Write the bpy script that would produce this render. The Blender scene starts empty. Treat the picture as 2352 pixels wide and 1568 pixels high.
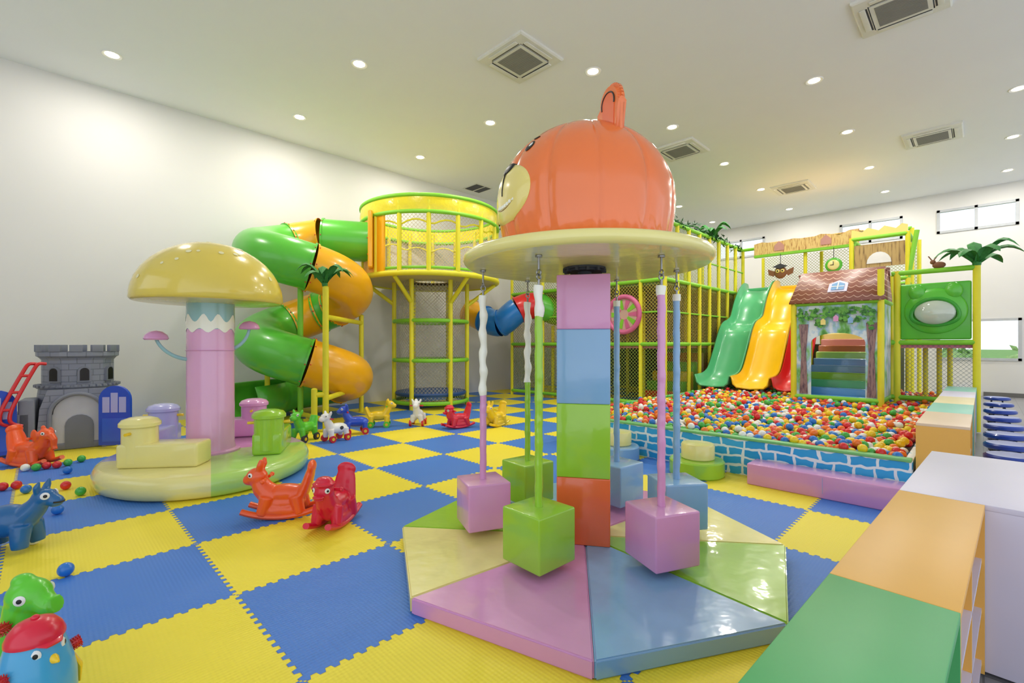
import bpy, bmesh, math, random
import numpy as np
from mathutils import Vector, Matrix, noise
random.seed(7)
PI=math.pi; R=math.radians
S=bpy.context.scene; COL=S.collection
try: S.view_settings.view_transform='Standard'
except Exception: pass
H=1.47; F=1083.0; HY=790.0; Q=math.sqrt(2)
def cw(X,Y,z=0.0): return Vector(((X+Y)/Q,(Y-X)/Q,z))
def G(px,py,z=0.0):
    Y=(H-z)*F/(py-HY); return cw((px-1176)/F*Y,Y,z)
def D(px,py,Y): return cw((px-1176)/F*Y,Y,H-(py-HY)/F*Y)
CR=R(-45)
# ---------------------------------------------------------------- materials
def lin(c):
    o=[]
    for x in c[:3]:
        x=x/255.0; o.append(x/12.92 if x<=.04045 else ((x+.055)/1.055)**2.4)
    return (o[0],o[1],o[2],1)
def newmat(name):
    m=bpy.data.materials.new(name); m.use_nodes=True
    nt=m.node_tree; return m,nt,nt.nodes['Principled BSDF']
def math_n(nt,op,a,b=None,c=None):
    n=nt.nodes.new('ShaderNodeMath'); n.operation=op
    for i,x in enumerate((a,b,c)):
        if x is None: continue
        if isinstance(x,(int,float)): n.inputs[i].default_value=x
        else: nt.links.new(x,n.inputs[i])
    return n.outputs[0]
def mixc(nt,f,a,b):
    n=nt.nodes.new('ShaderNodeMix'); n.data_type='RGBA'
    if isinstance(f,(int,float)): n.inputs[0].default_value=f
    else: nt.links.new(f,n.inputs[0])
    for i,x in ((6,a),(7,b)):
        if isinstance(x,tuple): n.inputs[i].default_value=x
        else: nt.links.new(x,n.inputs[i])
    return n.outputs[2]
def M(name,c,rough=.4,coat=0,var=.06,scale=6,bump=0,bscale=40,metal=0,spec=.5):
    m,nt,b=newmat(name)
    tc=nt.nodes.new('ShaderNodeTexCoord')
    nz=nt.nodes.new('ShaderNodeTexNoise'); nz.inputs['Scale'].default_value=scale; nz.inputs['Detail'].default_value=3
    nt.links.new(tc.outputs['Object'],nz.inputs['Vector'])
    a=lin(c); d=tuple([x*(1-var*2) for x in a[:3]]+[1])
    nt.links.new(mixc(nt,nz.outputs[0],d,tuple([min(1,x*(1+var)) for x in a[:3]]+[1])),b.inputs['Base Color'])
    b.inputs['Roughness'].default_value=rough; b.inputs['Metallic'].default_value=metal
    b.inputs['Specular IOR Level'].default_value=spec
    if coat: b.inputs['Coat Weight'].default_value=coat; b.inputs['Coat Roughness'].default_value=.06
    if bump:
        n2=nt.nodes.new('ShaderNodeTexNoise'); n2.inputs['Scale'].default_value=bscale
        nt.links.new(tc.outputs['Object'],n2.inputs['Vector'])
        bp=nt.nodes.new('ShaderNodeBump'); bp.inputs['Strength'].default_value=bump; bp.inputs['Distance'].default_value=.01
        nt.links.new(n2.outputs[0],bp.inputs['Height']); nt.links.new(bp.outputs[0],b.inputs['Normal'])
        if coat: nt.links.new(bp.outputs[0],b.inputs['Coat Normal'])
    return m
def V(name,c): return M(name,c,.22,.5,.03,3,.28,8)      # glossy vinyl
def P(name,c): return M(name,c,.28,.25,.03,4)            # moulded plastic
v_cream=V('vinyl_cream',(242,232,150)); v_green=V('vinyl_green',(156,208,56)); v_pink=V('vinyl_pink',(222,156,206))
v_blue=V('vinyl_blue',(136,180,224)); v_orange=V('vinyl_orange',(240,108,58)); v_bear=V('vinyl_bear',(244,124,60))
v_lgreen=V('vinyl_light_green',(180,222,112)); v_purple=V('vinyl_purple',(176,176,226)); v_cap=V('vinyl_cap',(234,210,92))
v_muzzle=V('vinyl_muzzle',(240,222,130)); v_teal=V('vinyl_teal',(150,196,206)); v_white=V('vinyl_white',(246,246,236)); v_stem=V('vinyl_stem',(230,172,214)); v_spot=V('vinyl_spot',(246,238,186))
p_orange=P('plastic_orange',(246,94,36)); p_red=P('plastic_red',(224,26,60)); p_green=P('plastic_green',(96,208,50))
p_dblue=P('plastic_deep_blue',(30,100,160)); p_blue=P('plastic_blue',(34,78,200)); p_sky=P('plastic_sky',(70,168,220))
p_yellow=P('plastic_yellow',(246,206,30)); p_white=P('plastic_white',(240,240,238)); p_redtrue=P('plastic_pure_red',(215,30,35))
p_tube_g=P('plastic_slide_green',(92,192,58)); p_tube_o=P('plastic_slide_amber',(246,178,26)); p_tube_b=P('plastic_tube_blue',(28,120,200))
p_tube_r=P('plastic_tube_red',(215,35,35)); p_wave_g=P('plastic_wave_green',(88,186,128)); p_wave_y=P('plastic_wave_yellow',(250,200,20))
f_yel=M('foam_post_yellow',(234,224,44),.5); f_grn=M('foam_post_green',(134,208,50),.5)
m_black=M('black_print',(22,20,20),.4); m_metal=M('steel',(150,150,150),.3,metal=.9); m_white=M('white_paint',(240,240,238),.5)
m_brown=M('brown_print',(130,84,50),.6); m_dgreen=M('leaf_green',(52,138,58),.6,var=.3,scale=30); m_lav=M('laminate_lavender_white',(222,218,238),.4,var=.01)
m_lam_o=M('laminate_orange',(248,190,92),.4,var=.02); m_lam_g=M('laminate_green',(88,186,112),.4,var=.02); m_lam_t=M('laminate_teal',(150,214,196),.4,var=.02)
m_lam_c=M('laminate_cream',(240,226,180),.4,var=.02); m_lam_p=M('laminate_peach',(240,214,186),.4,var=.02); m_dark=M('dark_inside',(58,60,66),.7)
m_grey=M('toy_grey',(128,132,144),.45); m_dkgrey=M('grey_grille',(140,140,136),.6); m_acw=M('ac_white',(226,226,218),.45)
m_pinkdeck=M('pink_deck',(226,128,150),.5); m_stoolblue=P('stool_blue',(34,70,170))
m_deck=M('deck_board',(120,150,90),.6); m_frame=M('window_frame_grey',(190,193,197),.5)
def wallmat(name,c,rough=.85): return M(name,c,rough,0,.01,1.5,.05,120)
m_wall=wallmat('wall_plaster',(224,222,219)); m_ceil=wallmat('ceiling_plaster',(240,242,246)); m_base=M('dark_skirting',(110,108,104),.5)

def mat_floor_mat():
    m,nt,b=newmat('foam_mat_checker'); tc=nt.nodes.new('ShaderNodeTexCoord')
    sp=nt.nodes.new('ShaderNodeSeparateXYZ'); nt.links.new(tc.outputs['Object'],sp.inputs[0])
    x=math_n(nt,'SUBTRACT',sp.outputs[0],.81-20); y=math_n(nt,'SUBTRACT',sp.outputs[1],.10-20)
    def teeth(c):
        s=math_n(nt,'SINE',math_n(nt,'MULTIPLY',c,2*PI*15)); s=math_n(nt,'MULTIPLY',s,3.0)
        s=math_n(nt,'MINIMUM',math_n(nt,'MAXIMUM',s,-1.0),1.0); return math_n(nt,'MULTIPLY',s,.0125)
    x2=math_n(nt,'ADD',x,teeth(y)); y2=math_n(nt,'ADD',y,teeth(x))
    par=math_n(nt,'MODULO',math_n(nt,'ADD',math_n(nt,'FLOOR',x2),math_n(nt,'FLOOR',y2)),2.0)
    def edge(c):
        d=math_n(nt,'ABSOLUTE',math_n(nt,'SUBTRACT',math_n(nt,'FRACT',c),.5)); return math_n(nt,'GREATER_THAN',d,.4965)
    e=math_n(nt,'MAXIMUM',edge(x2),edge(y2))
    col=mixc(nt,par,lin((50,122,214)),lin((248,228,44)))
    nz=nt.nodes.new('ShaderNodeTexNoise'); nz.inputs['Scale'].default_value=1.3; nt.links.new(tc.outputs['Object'],nz.inputs['Vector'])
    col=mixc(nt,math_n(nt,'MULTIPLY',nz.outputs[0],.08),col,lin((210,210,180)))
    dk=mixc(nt,par,lin((36,84,160)),lin((205,180,40)))
    col=mixc(nt,math_n(nt,'MULTIPLY',e,.7),col,dk)
    nt.links.new(col,b.inputs['Base Color']); b.inputs['Roughness'].default_value=.5
    a1=math_n(nt,'SINE',math_n(nt,'MULTIPLY',math_n(nt,'ADD',x,y),2*PI*24)); a2=math_n(nt,'SINE',math_n(nt,'MULTIPLY',math_n(nt,'SUBTRACT',x,y),2*PI*24))
    hgt=math_n(nt,'SUBTRACT',math_n(nt,'MULTIPLY',math_n(nt,'MULTIPLY',a1,a2),.4),math_n(nt,'MULTIPLY',e,1.5))
    bp=nt.nodes.new('ShaderNodeBump'); bp.inputs['Strength'].default_value=.42; bp.inputs['Distance'].default_value=.005
    nt.links.new(hgt,bp.inputs['Height']); nt.links.new(bp.outputs[0],b.inputs['Normal'])
    return m
def brickmat(name,vec,bw,rh,mort,c1,c2,cm,rough,bump=0,**kw):
    m,nt,b=newmat(name); tc=nt.nodes.new('ShaderNodeTexCoord'); sp=nt.nodes.new('ShaderNodeSeparateXYZ'); nt.links.new(tc.outputs['Object'],sp.inputs[0])
    cb=nt.nodes.new('ShaderNodeCombineXYZ'); a,c=vec(nt,sp,tc); nt.links.new(a,cb.inputs[0]); nt.links.new(c,cb.inputs[1])
    bk=nt.nodes.new('ShaderNodeTexBrick'); bk.inputs['Scale'].default_value=1
    for k,v in kw.items(): setattr(bk,k,v)
    bk.inputs['Brick Width'].default_value=bw; bk.inputs['Row Height'].default_value=rh; bk.inputs['Mortar Size'].default_value=mort
    bk.inputs['Color1'].default_value=lin(c1); bk.inputs['Color2'].default_value=lin(c2); bk.inputs['Mortar'].default_value=lin(cm)
    nt.links.new(cb.outputs[0],bk.inputs['Vector']); nt.links.new(bk.outputs['Color'],b.inputs['Base Color']); b.inputs['Roughness'].default_value=rough
    if bump:
        bp=nt.nodes.new('ShaderNodeBump'); bp.invert=True; bp.inputs['Strength'].default_value=bump; bp.inputs['Distance'].default_value=.01
        nt.links.new(bk.outputs['Fac'],bp.inputs['Height']); nt.links.new(bp.outputs[0],b.inputs['Normal'])
    return m
m_tile=brickmat('grey_floor_tile',lambda nt,sp,tc:(sp.outputs[0],sp.outputs[1]),.6,.6,.004,(150,148,150),(142,142,146),(110,110,112),.35,offset=0)
def _sv(nt,sp,tc):
    nz=nt.nodes.new('ShaderNodeTexNoise'); nz.inputs['Scale'].default_value=5; nt.links.new(tc.outputs['Object'],nz.inputs['Vector'])
    wob=math_n(nt,'MULTIPLY',math_n(nt,'SUBTRACT',nz.outputs[0],.5),.10)
    return math_n(nt,'ADD',math_n(nt,'ADD',sp.outputs[1],sp.outputs[0]),wob),math_n(nt,'ADD',sp.outputs[2],wob)
m_stone=brickmat('blue_stone_print',_sv,.24,.1,.013,(30,160,226),(62,180,236),(236,246,250),.3,offset=.42,squash=.7,squash_frequency=2)
m_castle=brickmat('castle_stone_plastic',lambda nt,sp,tc:(math_n(nt,'MULTIPLY',math_n(nt,'ARCTAN2',sp.outputs[1],sp.outputs[0]),.45),sp.outputs[2]),.2,.085,.005,(138,142,156),(132,136,150),(106,110,122),.45,.5)
def mat_net(name,c,s=.085,w=.065):
    m,nt,b=newmat(name); uv=nt.nodes.new('ShaderNodeUVMap'); uv.uv_map='UVMap'
    sp=nt.nodes.new('ShaderNodeSeparateXYZ'); nt.links.new(uv.outputs[0],sp.inputs[0])
    def ln(c_):
        f=math_n(nt,'FRACT',math_n(nt,'MULTIPLY',c_,1/s)); return math_n(nt,'GREATER_THAN',math_n(nt,'ABSOLUTE',math_n(nt,'SUBTRACT',f,.5)),.5-w)
    a=math_n(nt,'MAXIMUM',ln(math_n(nt,'ADD',sp.outputs[0],sp.outputs[1])),ln(math_n(nt,'SUBTRACT',sp.outputs[0],sp.outputs[1])))
    nt.links.new(a,b.inputs['Alpha']); b.inputs['Base Color'].default_value=lin(c); b.inputs['Roughness'].default_value=.8
    return m
def mat_shingle():
    m,nt,b=newmat('brown_shingle_print'); tc=nt.nodes.new('ShaderNodeTexCoord')
    sp=nt.nodes.new('ShaderNodeSeparateXYZ'); nt.links.new(tc.outputs['Object'],sp.inputs[0])
    w=math_n(nt,'MULTIPLY',math_n(nt,'ABSOLUTE',math_n(nt,'SINE',math_n(nt,'MULTIPLY',sp.outputs[1],PI/.13))),.04)
    f=math_n(nt,'FRACT',math_n(nt,'MULTIPLY',math_n(nt,'ADD',sp.outputs[2],w),1/.10))
    nt.links.new(mixc(nt,math_n(nt,'LESS_THAN',f,.13),lin((142,86,70)),lin((216,178,156))),b.inputs['Base Color']); b.inputs['Roughness'].default_value=.4
    return m
def mat_print(name,cols,scale,st=(1,1,1),interp='CONSTANT'):
    m,nt,b=newmat(name); tc=nt.nodes.new('ShaderNodeTexCoord'); mp=nt.nodes.new('ShaderNodeMapping'); mp.inputs['Scale'].default_value=st
    nt.links.new(tc.outputs['Object'],mp.inputs['Vector'])
    nz=nt.nodes.new('ShaderNodeTexNoise'); nz.inputs['Scale'].default_value=scale; nz.inputs['Detail'].default_value=5; nt.links.new(mp.outputs[0],nz.inputs['Vector'])
    cr=nt.nodes.new('ShaderNodeValToRGB'); cr.color_ramp.interpolation=interp
    e=cr.color_ramp.elements; e[0].position=0.3 if interp!='CONSTANT' else 0; e[0].color=lin(cols[0]); e[1].position=.38; e[1].color=lin(cols[1])
    for i,c in enumerate(cols[2:]):
        q=e.new(.38+(i+1)*.24/(len(cols)-1)); q.color=lin(c)
    nt.links.new(nz.outputs[0],cr.inputs[0]); nt.links.new(cr.outputs[0],b.inputs['Base Color']); b.inputs['Roughness'].default_value=.4
    return m
def mat_emit(name,c,s):
    m,nt,b=newmat(name); b.inputs['Emission Color'].default_value=lin(c); b.inputs['Emission Strength'].default_value=s; return m
m_mat=mat_floor_mat(); m_shingle=mat_shingle()
n_green=mat_net('net_green',(140,160,70),.085,.08); n_pale=mat_net('net_pale',(206,186,150),.085,.055); n_dark=mat_net('net_dark',(90,110,120),.07,.045); n_yel=mat_net('net_yellow',(190,176,74),.085,.08)
m_forest=mat_print('forest_print',[(60,130,50),(110,180,90),(150,200,170),(160,196,226),(216,230,236)],4.5,(1,1,.6),'LINEAR')
m_leafp=mat_print('foliage_print',[(34,96,38),(64,136,54),(104,174,72)],14)
m_trunk=mat_print('trunk_print',[(84,66,84),(124,98,104),(150,122,122)],9,(1,4,.6))
m_thatch=mat_print('thatch_print',[(160,106,54),(200,150,80),(232,200,126)],8,(1,6,.8),'LINEAR')
m_wood=mat_print('wood_print',[(110,84,50),(160,130,80),(190,160,100)],6,(1,4,.5),'LINEAR')

# ---------------------------------------------------------------- geometry helpers
def NB(): return bmesh.new()
def rootmat(o):
    m=Matrix.Identity(4)
    while o: m=o.matrix_basis@m; o=o.parent
    return m
def obj(name,bm,mats,parent=None,w=False,sharp=38,mods=None,kind=None):
    if w and parent: bm.transform(rootmat(parent).inverted())
    me=bpy.data.meshes.new(name)
    bmesh.ops.recalc_face_normals(bm,faces=bm.faces[:]) if not bm.loops.layers.uv.active else None
    bm.to_mesh(me); bm.free()
    for m in (mats if isinstance(mats,(list,tuple)) else [mats]): me.materials.append(m)
    me.polygons.foreach_set('use_smooth',[True]*len(me.polygons))
    try: me.set_sharp_from_angle(angle=R(sharp))
    except Exception: pass
    o=bpy.data.objects.new(name,me); COL.objects.link(o)
    if parent: o.parent=parent
    if kind: o['kind']=kind
    return o
def thing(name,label,cat,loc=(0,0,0),rz=0,group=None,sc=1):
    o=bpy.data.objects.new(name,None); COL.objects.link(o); o.empty_display_size=.1
    o.location=loc; o.rotation_euler=(0,0,rz); o.scale=(sc,sc,sc) if isinstance(sc,(int,float)) else sc; tag(o,label,cat,group); return o
def tag(o,label,cat,group=None):
    o['label']=label; o['category']=cat
    if group: o['group']=group
    return o
def struct(name,bm,m): o=obj(name,bm,m); o['kind']='structure'; return o
def xf(loc,rz=0,rx=0,ry=0): return Matrix.Translation(loc)@Matrix.Rotation(rz,4,'Z')@Matrix.Rotation(ry,4,'Y')@Matrix.Rotation(rx,4,'X')
def box(bm,c,s,rz=0,bev=0,rx=0,ry=0,mi=0,seg=3):
    r=bmesh.ops.create_cube(bm,size=1); vs=r['verts']
    for v in vs: v.co=Vector((v.co.x*s[0],v.co.y*s[1],v.co.z*s[2]))
    if bev:
        es=set(e for v in vs for e in v.link_edges)
        rr=bmesh.ops.bevel(bm,geom=list(es),offset=bev,segments=seg,affect='EDGES',profile=.5)
        vs=list(set(v for f in rr['faces'] for v in f.verts)|set(v for v in vs if v.is_valid))
    m=xf(Vector(c),rz,rx,ry)
    for v in vs: v.co=m@v.co
    return vs
def bx(bm,a,b,mi=0,bev=0):
    c=[(a[i]+b[i])/2 for i in range(3)]; s=[abs(b[i]-a[i]) for i in range(3)]; return box(bm,c,s,bev=bev,mi=mi)
def ell(bm,c,r,rz=0,ry=0,rx=0,u=20,v=12,mi=0):
    rr=bmesh.ops.create_uvsphere(bm,u_segments=u,v_segments=v,radius=1); m=xf(Vector(c),rz,rx,ry)
    for q in rr['verts']: q.co=m@Vector((q.co.x*r[0],q.co.y*r[1],q.co.z*r[2]))
    if mi:
        for f in set(f for q in rr['verts'] for f in q.link_faces): f.material_index=mi
def sweep(bm,pts,r,seg=12,closed=False,caps=True,a0=0,a1=360,fixed=False,mi=0,sx=1,sy=1):
    pts=[Vector(p) for p in pts]; n=len(pts); full=(a1-a0)>=360; rings=[]; nrm=None
    for i,p in enumerate(pts):
        if closed: t=pts[(i+1)%n]-pts[i-1]
        else: t=pts[min(i+1,n-1)]-pts[max(i-1,0)]
        t.normalize()
        if nrm is None or fixed:
            up=Vector((0,0,1)) if abs(t.z)<.95 else Vector((0,1,0)); nrm=(up-t*up.dot(t)).normalized()
        else: nrm=(nrm-t*nrm.dot(t)).normalized()
        side=t.cross(nrm); rr=r[i] if isinstance(r,(list,tuple)) else r
        ring=[]; k=seg if full else seg+1
        for j in range(k):
            a=R(a0+(a1-a0)*j/seg); ring.append(bm.verts.new(p+side*math.cos(a)*rr*sx+nrm*math.sin(a)*rr*sy))
        rings.append(ring)
    m=n if closed else n-1
    for i in range(m):
        A=rings[i]; B=rings[(i+1)%n]; k=len(A)
        for j in range(k if full else k-1):
            f=bm.faces.new((A[j],A[(j+1)%k],B[(j+1)%k],B[j])); f.material_index=mi
    if caps and full and not closed:
        bm.faces.new(rings[0]).material_index=mi; bm.faces.new(rings[-1][::-1]).material_index=mi
def cyl(bm,a,b,r,r2=None,seg=16,mi=0): sweep(bm,[a,b],[r,r2 if r2 is not None else r],seg,mi=mi)
def lathe(bm,prof,c=(0,0,0),seg=32,sx=1,sy=1,t0=0,t1=360,mi=0):
    full=(t1-t0)>=360; k=seg if full else seg+1; rows=[]
    for r,z in prof:
        if r<1e-5: rows.append([bm.verts.new((c[0],c[1],c[2]+z))])
        else:
            rows.append([bm.verts.new((c[0]+r*sx*math.cos(R(t0+(t1-t0)*j/seg)),c[1]+r*sy*math.sin(R(t0+(t1-t0)*j/seg)),c[2]+z)) for j in range(k)])
    for i in range(len(rows)-1):
        A,B=rows[i],rows[i+1]
        for j in range(k if full else k-1):
            j2=(j+1)%k
            if len(A)==1 and len(B)==1: continue
            if len(A)==1: bm.faces.new((A[0],B[j2],B[j]))
            elif len(B)==1: bm.faces.new((A[j],A[j2],B[0]))
            else: bm.faces.new((A[j],A[j2],B[j2],B[j]))
    if not full:
        for j in (0,-1):
            loop=[]
            for row in rows:
                q=row[j] if len(row)>1 else row[0]
                if q not in loop: loop.append(q)
            if len(loop)>2:
                try: bm.faces.new(loop)
                except Exception: pass
def prism(bm,pts,t,m=Matrix.Identity(4),mi=0):
    a=[bm.verts.new(m@Vector((x,y,0))) for x,y in pts]; b=[bm.verts.new(m@Vector((x,y,t))) for x,y in pts]; n=len(a)
    bm.faces.new(a[::-1]); bm.faces.new(b)
    for i in range(n): bm.faces.new((a[i],a[(i+1)%n],b[(i+1)%n],b[i]))
def framem(o,x,y):
    x=Vector(x).normalized(); y=Vector(y).normalized(); z=x.cross(y)
    return Matrix(((x.x,y.x,z.x,o[0]),(x.y,y.y,z.y,o[1]),(x.z,y.z,z.z,o[2]),(0,0,0,1)))
def netstrip(bm,pts,z0,z1):
    uv=bm.loops.layers.uv.get('UVMap') or bm.loops.layers.uv.new('UVMap'); d=0
    for i in range(len(pts)-1):
        a,b=Vector(pts[i]),Vector(pts[i+1]); L=(b-a).length
        vs=[bm.verts.new((a.x,a.y,z0)),bm.verts.new((b.x,b.y,z0)),bm.verts.new((b.x,b.y,z1)),bm.verts.new((a.x,a.y,z1))]
        f=bm.faces.new(vs)
        for l,q in zip(f.loops,((d,z0),(d+L,z0),(d+L,z1),(d,z1))): l[uv].uv=q
        d+=L
def circ(c,r,n,z,a0=0,a1=360,full=True):
    return [(c[0]+r*math.cos(R(a0+(a1-a0)*i/n)),c[1]+r*math.sin(R(a0+(a1-a0)*i/n)),z) for i in range(n if full else n+1)]
def blob(name,fn,mat,parent,vox=.011,sm=5):
    bm=NB(); fn(bm); o=obj(name,bm,mat,parent,sharp=180)
    m=o.modifiers.new('r','REMESH'); m.mode='VOXEL'; m.voxel_size=vox; m.use_smooth_shade=True
    s=o.modifiers.new('s','SMOOTH'); s.factor=.5; s.iterations=sm
    return o
def dup(root,loc,rz,label,cat=None,group=None):
    r=root.copy(); COL.objects.link(r); r.location=loc; r.rotation_euler=(0,0,rz); r['label']=label
    if group: r['group']=group
    for ch in list(root.children):
        c=ch.copy(); COL.objects.link(c); c.parent=r
        for g in ch.children:
            d=g.copy(); COL.objects.link(d); d.parent=c
    return r

# ---------------------------------------------------------------- camera, world
cam=bpy.data.cameras.new('camera'); co=bpy.data.objects.new('camera',cam); COL.objects.link(co)
co.location=(0,0,H); co.rotation_euler=(R(90),0,CR); cam.sensor_width=36; cam.lens=36*F/2352; cam.shift_y=6/2352; cam.clip_start=.02
S.camera=co
w=bpy.data.worlds.new('world'); S.world=w; w.use_nodes=True; wt=w.node_tree
bg=wt.nodes['Background']; tcw=wt.nodes.new('ShaderNodeTexCoord'); spw=wt.nodes.new('ShaderNodeSeparateXYZ'); wt.links.new(tcw.outputs['Generated'],spw.inputs[0])
rp=wt.nodes.new('ShaderNodeValToRGB'); rp.color_ramp.elements[0].position=.42; rp.color_ramp.elements[0].color=(1.55/2.4,1.62/2.4,1.72/2.4,1); rp.color_ramp.elements[1].position=.58; rp.color_ramp.elements[1].color=(1.16/2.4,1.24/2.4,1.36/2.4,1)
wt.links.new(math_n(wt,'MULTIPLY_ADD',spw.outputs[2],.5,.5),rp.inputs[0]); wt.links.new(rp.outputs[0],bg.inputs[0]); bg.inputs[1].default_value=2.4

# ---------------------------------------------------------------- room
UW=19.2; VW=11.0; ZC=6.0
bm=NB(); bx(bm,(-4,-7,-.22),(UW+.3,VW+.3,-.02)); struct('floor',bm,m_tile)
bm=NB(); bx(bm,(-3.5,.12,-.02),(UW,VW,0)); struct('floor',bm,m_mat)
bm=NB(); bx(bm,(-4,-7,ZC),(UW+.3,VW+.3,ZC+.2)); struct('ceiling',bm,m_ceil)
bm=NB(); bx(bm,(-4,VW,-.02),(UW+.3,VW+.2,ZC)); struct('wall_left',bm,m_wall)
def holed(name,wins,v0,v1,x0,x1):
    bm=NB(); vs_=sorted(set([v0,v1]+[x for q in wins for x in q[:2]])); zs_=sorted(set([-.02,ZC]+[x for q in wins for x in q[2:]]))
    for i in range(len(vs_)-1):
        for j in range(len(zs_)-1):
            vm=(vs_[i]+vs_[i+1])/2; zm=(zs_[j]+zs_[j+1])/2
            if any(q[0]<vm<q[1] and q[2]<zm<q[3] for q in wins): continue
            bx(bm,(x0,vs_[i],zs_[j]),(x1,vs_[i+1],zs_[j+1]))
    struct(name,bm,m_wall)
wins=[(-.7,1.0,4.8,5.5),(1.8,3.45,4.8,5.5),(5.8,7.5,4.8,5.5),(-.75,1.0,1.0,2.2),(-4.4,-2.6,4.8,5.5)]
holed('wall_far',wins,-7,VW,UW,UW+.2)
holed('wall_back_light_block',[(4.5,9.5,2.6,5.2)],3.0,VW,-4.0,-3.8)  # unseen partial wall added behind the camera to dim the left side
for k,q in enumerate(wins):
    bm=NB()
    for a,b in (((q[0],q[2]),(q[1],q[2]+.07)),((q[0],q[3]-.07),(q[1],q[3])),((q[0],q[2]),(q[0]+.07,q[3])),((q[1]-.07,q[2]),(q[1],q[3])),(((q[0]+q[1])/2-.035,q[2]),((q[0]+q[1])/2+.035,q[3]))):
        bx(bm,(UW-.03,a[0],a[1]),(UW+.06,b[0],b[1]))
    struct('window_%d'%(k+1),bm,m_frame)
bm=NB(); bx(bm,(UW-.03,-7,-.02),(UW,-.0,.1)); struct('baseboard_far',bm,m_base)
bm=NB(); bx(bm,(UW+1,-80,-.4),(UW+200,80,-.3)); struct('ground',bm,M('lawn',(120,170,80),.9,var=.3,scale=2))
rs=random.Random(9)
for k,(v_,lab) in enumerate(((-1.2,'pale green hedge bush outside the low right window, right half'),(.9,'pale green hedge bush outside the low right window, left half'))):
    t=thing('hedge_bush',lab,'bush',(UW+7,v_*1.6,-.3)); bm=NB()
    for i in range(260):
        a=rs.uniform(0,2*PI); h_=rs.uniform(0,1.7); r_=rs.uniform(.5,1.5)*(1-.2*h_); c=Vector((r_*math.cos(a),r_*math.sin(a)*1.2,h_)); x=Vector((rs.uniform(-1,1),rs.uniform(-1,1),rs.uniform(-1,1))).normalized(); y=x.orthogonal().normalized()
        bm.faces.new([bm.verts.new(c+x*a_+y*b_) for a_,b_ in ((-.2,0),(0,.12),(.2,0),(0,-.12))])
    for i in range(8): ell(bm,(rs.uniform(-.8,.8),rs.uniform(-1.1,1.1),rs.uniform(.3,1.1)),(.6,.6,.5),u=10,v=8)
    obj('foliage',bm,M('hedge',(170,206,130),.9,var=.4,scale=6),t)
    bm=NB(); cyl(bm,(0,0,0),(0,0,.6),.08); obj('stem',bm,m_brown,t)

# ceiling lights
rows=[[(257,126),(825,147),(1362,164),(1870,185),(2340,203)],[(688,269),(1126,282),(1544,292),(1946,303),(2327,314)],[(965,361),(1664,376),(1997,385),(2315,391)],[(1748,435),(2033,440)],[(1560,474),(1813,480)],[(1636,510)]]
ordn=['first','second','third','fourth','fifth']; rn=['nearest row','second row','third row','fourth row','fifth row','farthest row']
lm=mat_emit('downlight_lens',(255,240,205),12); proto=None
for ri,row in enumerate(rows):
    for ci,(x,y) in enumerate(row):
        p=G(x,y,ZC)
        lab='round recessed ceiling downlight, %s from the left in the %s'%(ordn[ci],rn[ri]) if len(row)>1 else 'small round recessed ceiling downlight farthest from the viewer'
        if proto is None:
            t=thing('downlight',lab,'ceiling light',p,0,'recessed ceiling downlights'); proto=t
            bm=NB(); lathe(bm,[(.085,0),(.125,-.012),(.135,-.004),(.135,.003)],seg=28); obj('trim_ring',bm,m_white,t)
            bm=NB(); lathe(bm,[(0,-.006),(.086,-.005),(.086,.002),(0,.002)],seg=28); obj('lens',bm,lm,t)
            ld=bpy.data.lights.new('lamp','AREA'); ld.shape='DISK'; ld.size=.22; ld.energy=46; ld.color=(1,.95,.87)
            lo=bpy.data.objects.new('lamp',ld); COL.objects.link(lo); lo.parent=t; lo.location=(0,0,-.02)
        else: dup(proto,p,0,lab,group='recessed ceiling downlights')
def cassette(c,label,rz=0,s=.97):
    t=thing('air_conditioner',label,'air conditioner',(c[0],c[1],ZC),rz,'ceiling cassette air conditioners')
    h=s/2; bm=NB(); pr=[(h,0),(h,-.03),(h*.96,-.045),(h*.66,-.055)]; q=[]
    for r_,z in pr: q.append([bm.verts.new((sx*r_,sy*r_,z)) for sx,sy in ((-1,-1),(1,-1),(1,1),(-1,1))])
    for i in range(3):
        for j in range(4): bm.faces.new((q[i][j],q[i][(j+1)%4],q[i+1][(j+1)%4],q[i+1][j]))
    obj('frame',bm,m_acw,t,sharp=10)
    for k in range(4):
        bm=NB(); a=k*PI/2; box(bm,(math.cos(a)*h*.79,math.sin(a)*h*.79,-.057),(h*.14,h*1.2,.012),rz=a,bev=.004)
        o=obj('louver',bm,m_acw,t)
        bm=NB(); box(bm,(math.cos(a)*h*.70,math.sin(a)*h*.70,-.053),(.02,h*1.2,.008),rz=a); obj('slot',bm,m_dark,o)
    bm=NB(); box(bm,(0,0,-.054),(h*1.26,h*1.26,.02)); g=obj('intake_panel',bm,m_acw,t)
    bm=NB()
    for i in range(15): box(bm,(-h*.5+i*h/14,0,-.066),(h*.035,h*1.04,.006))
    box(bm,(0,0,-.0645),(h*1.06,h*1.06,.002)); obj('grille',bm,m_dkgrey,g)
cassette(G(1195,134,ZC),'white ceiling air conditioner above and left of the orange bear head')
cassette(G(1563,343,ZC),'white ceiling air conditioner just right of the bear ear')
cassette(G(2142,311,ZC),'white ceiling air conditioner above the far windows on the right')
cassette(G(1822,430,ZC),'small farthest white ceiling air conditioner above the slides')
cassette(G(2070,8,ZC),'white ceiling air conditioner cut by the top edge at right')
t=thing('ceiling_hatch','dark open square vent in the ceiling near the left wall above the net tower','vent',G(1097,432,ZC)); bm=NB(); box(bm,(0,0,-.006),(.62,.62,.01)); obj('frame',bm,m_acw,t)
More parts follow.
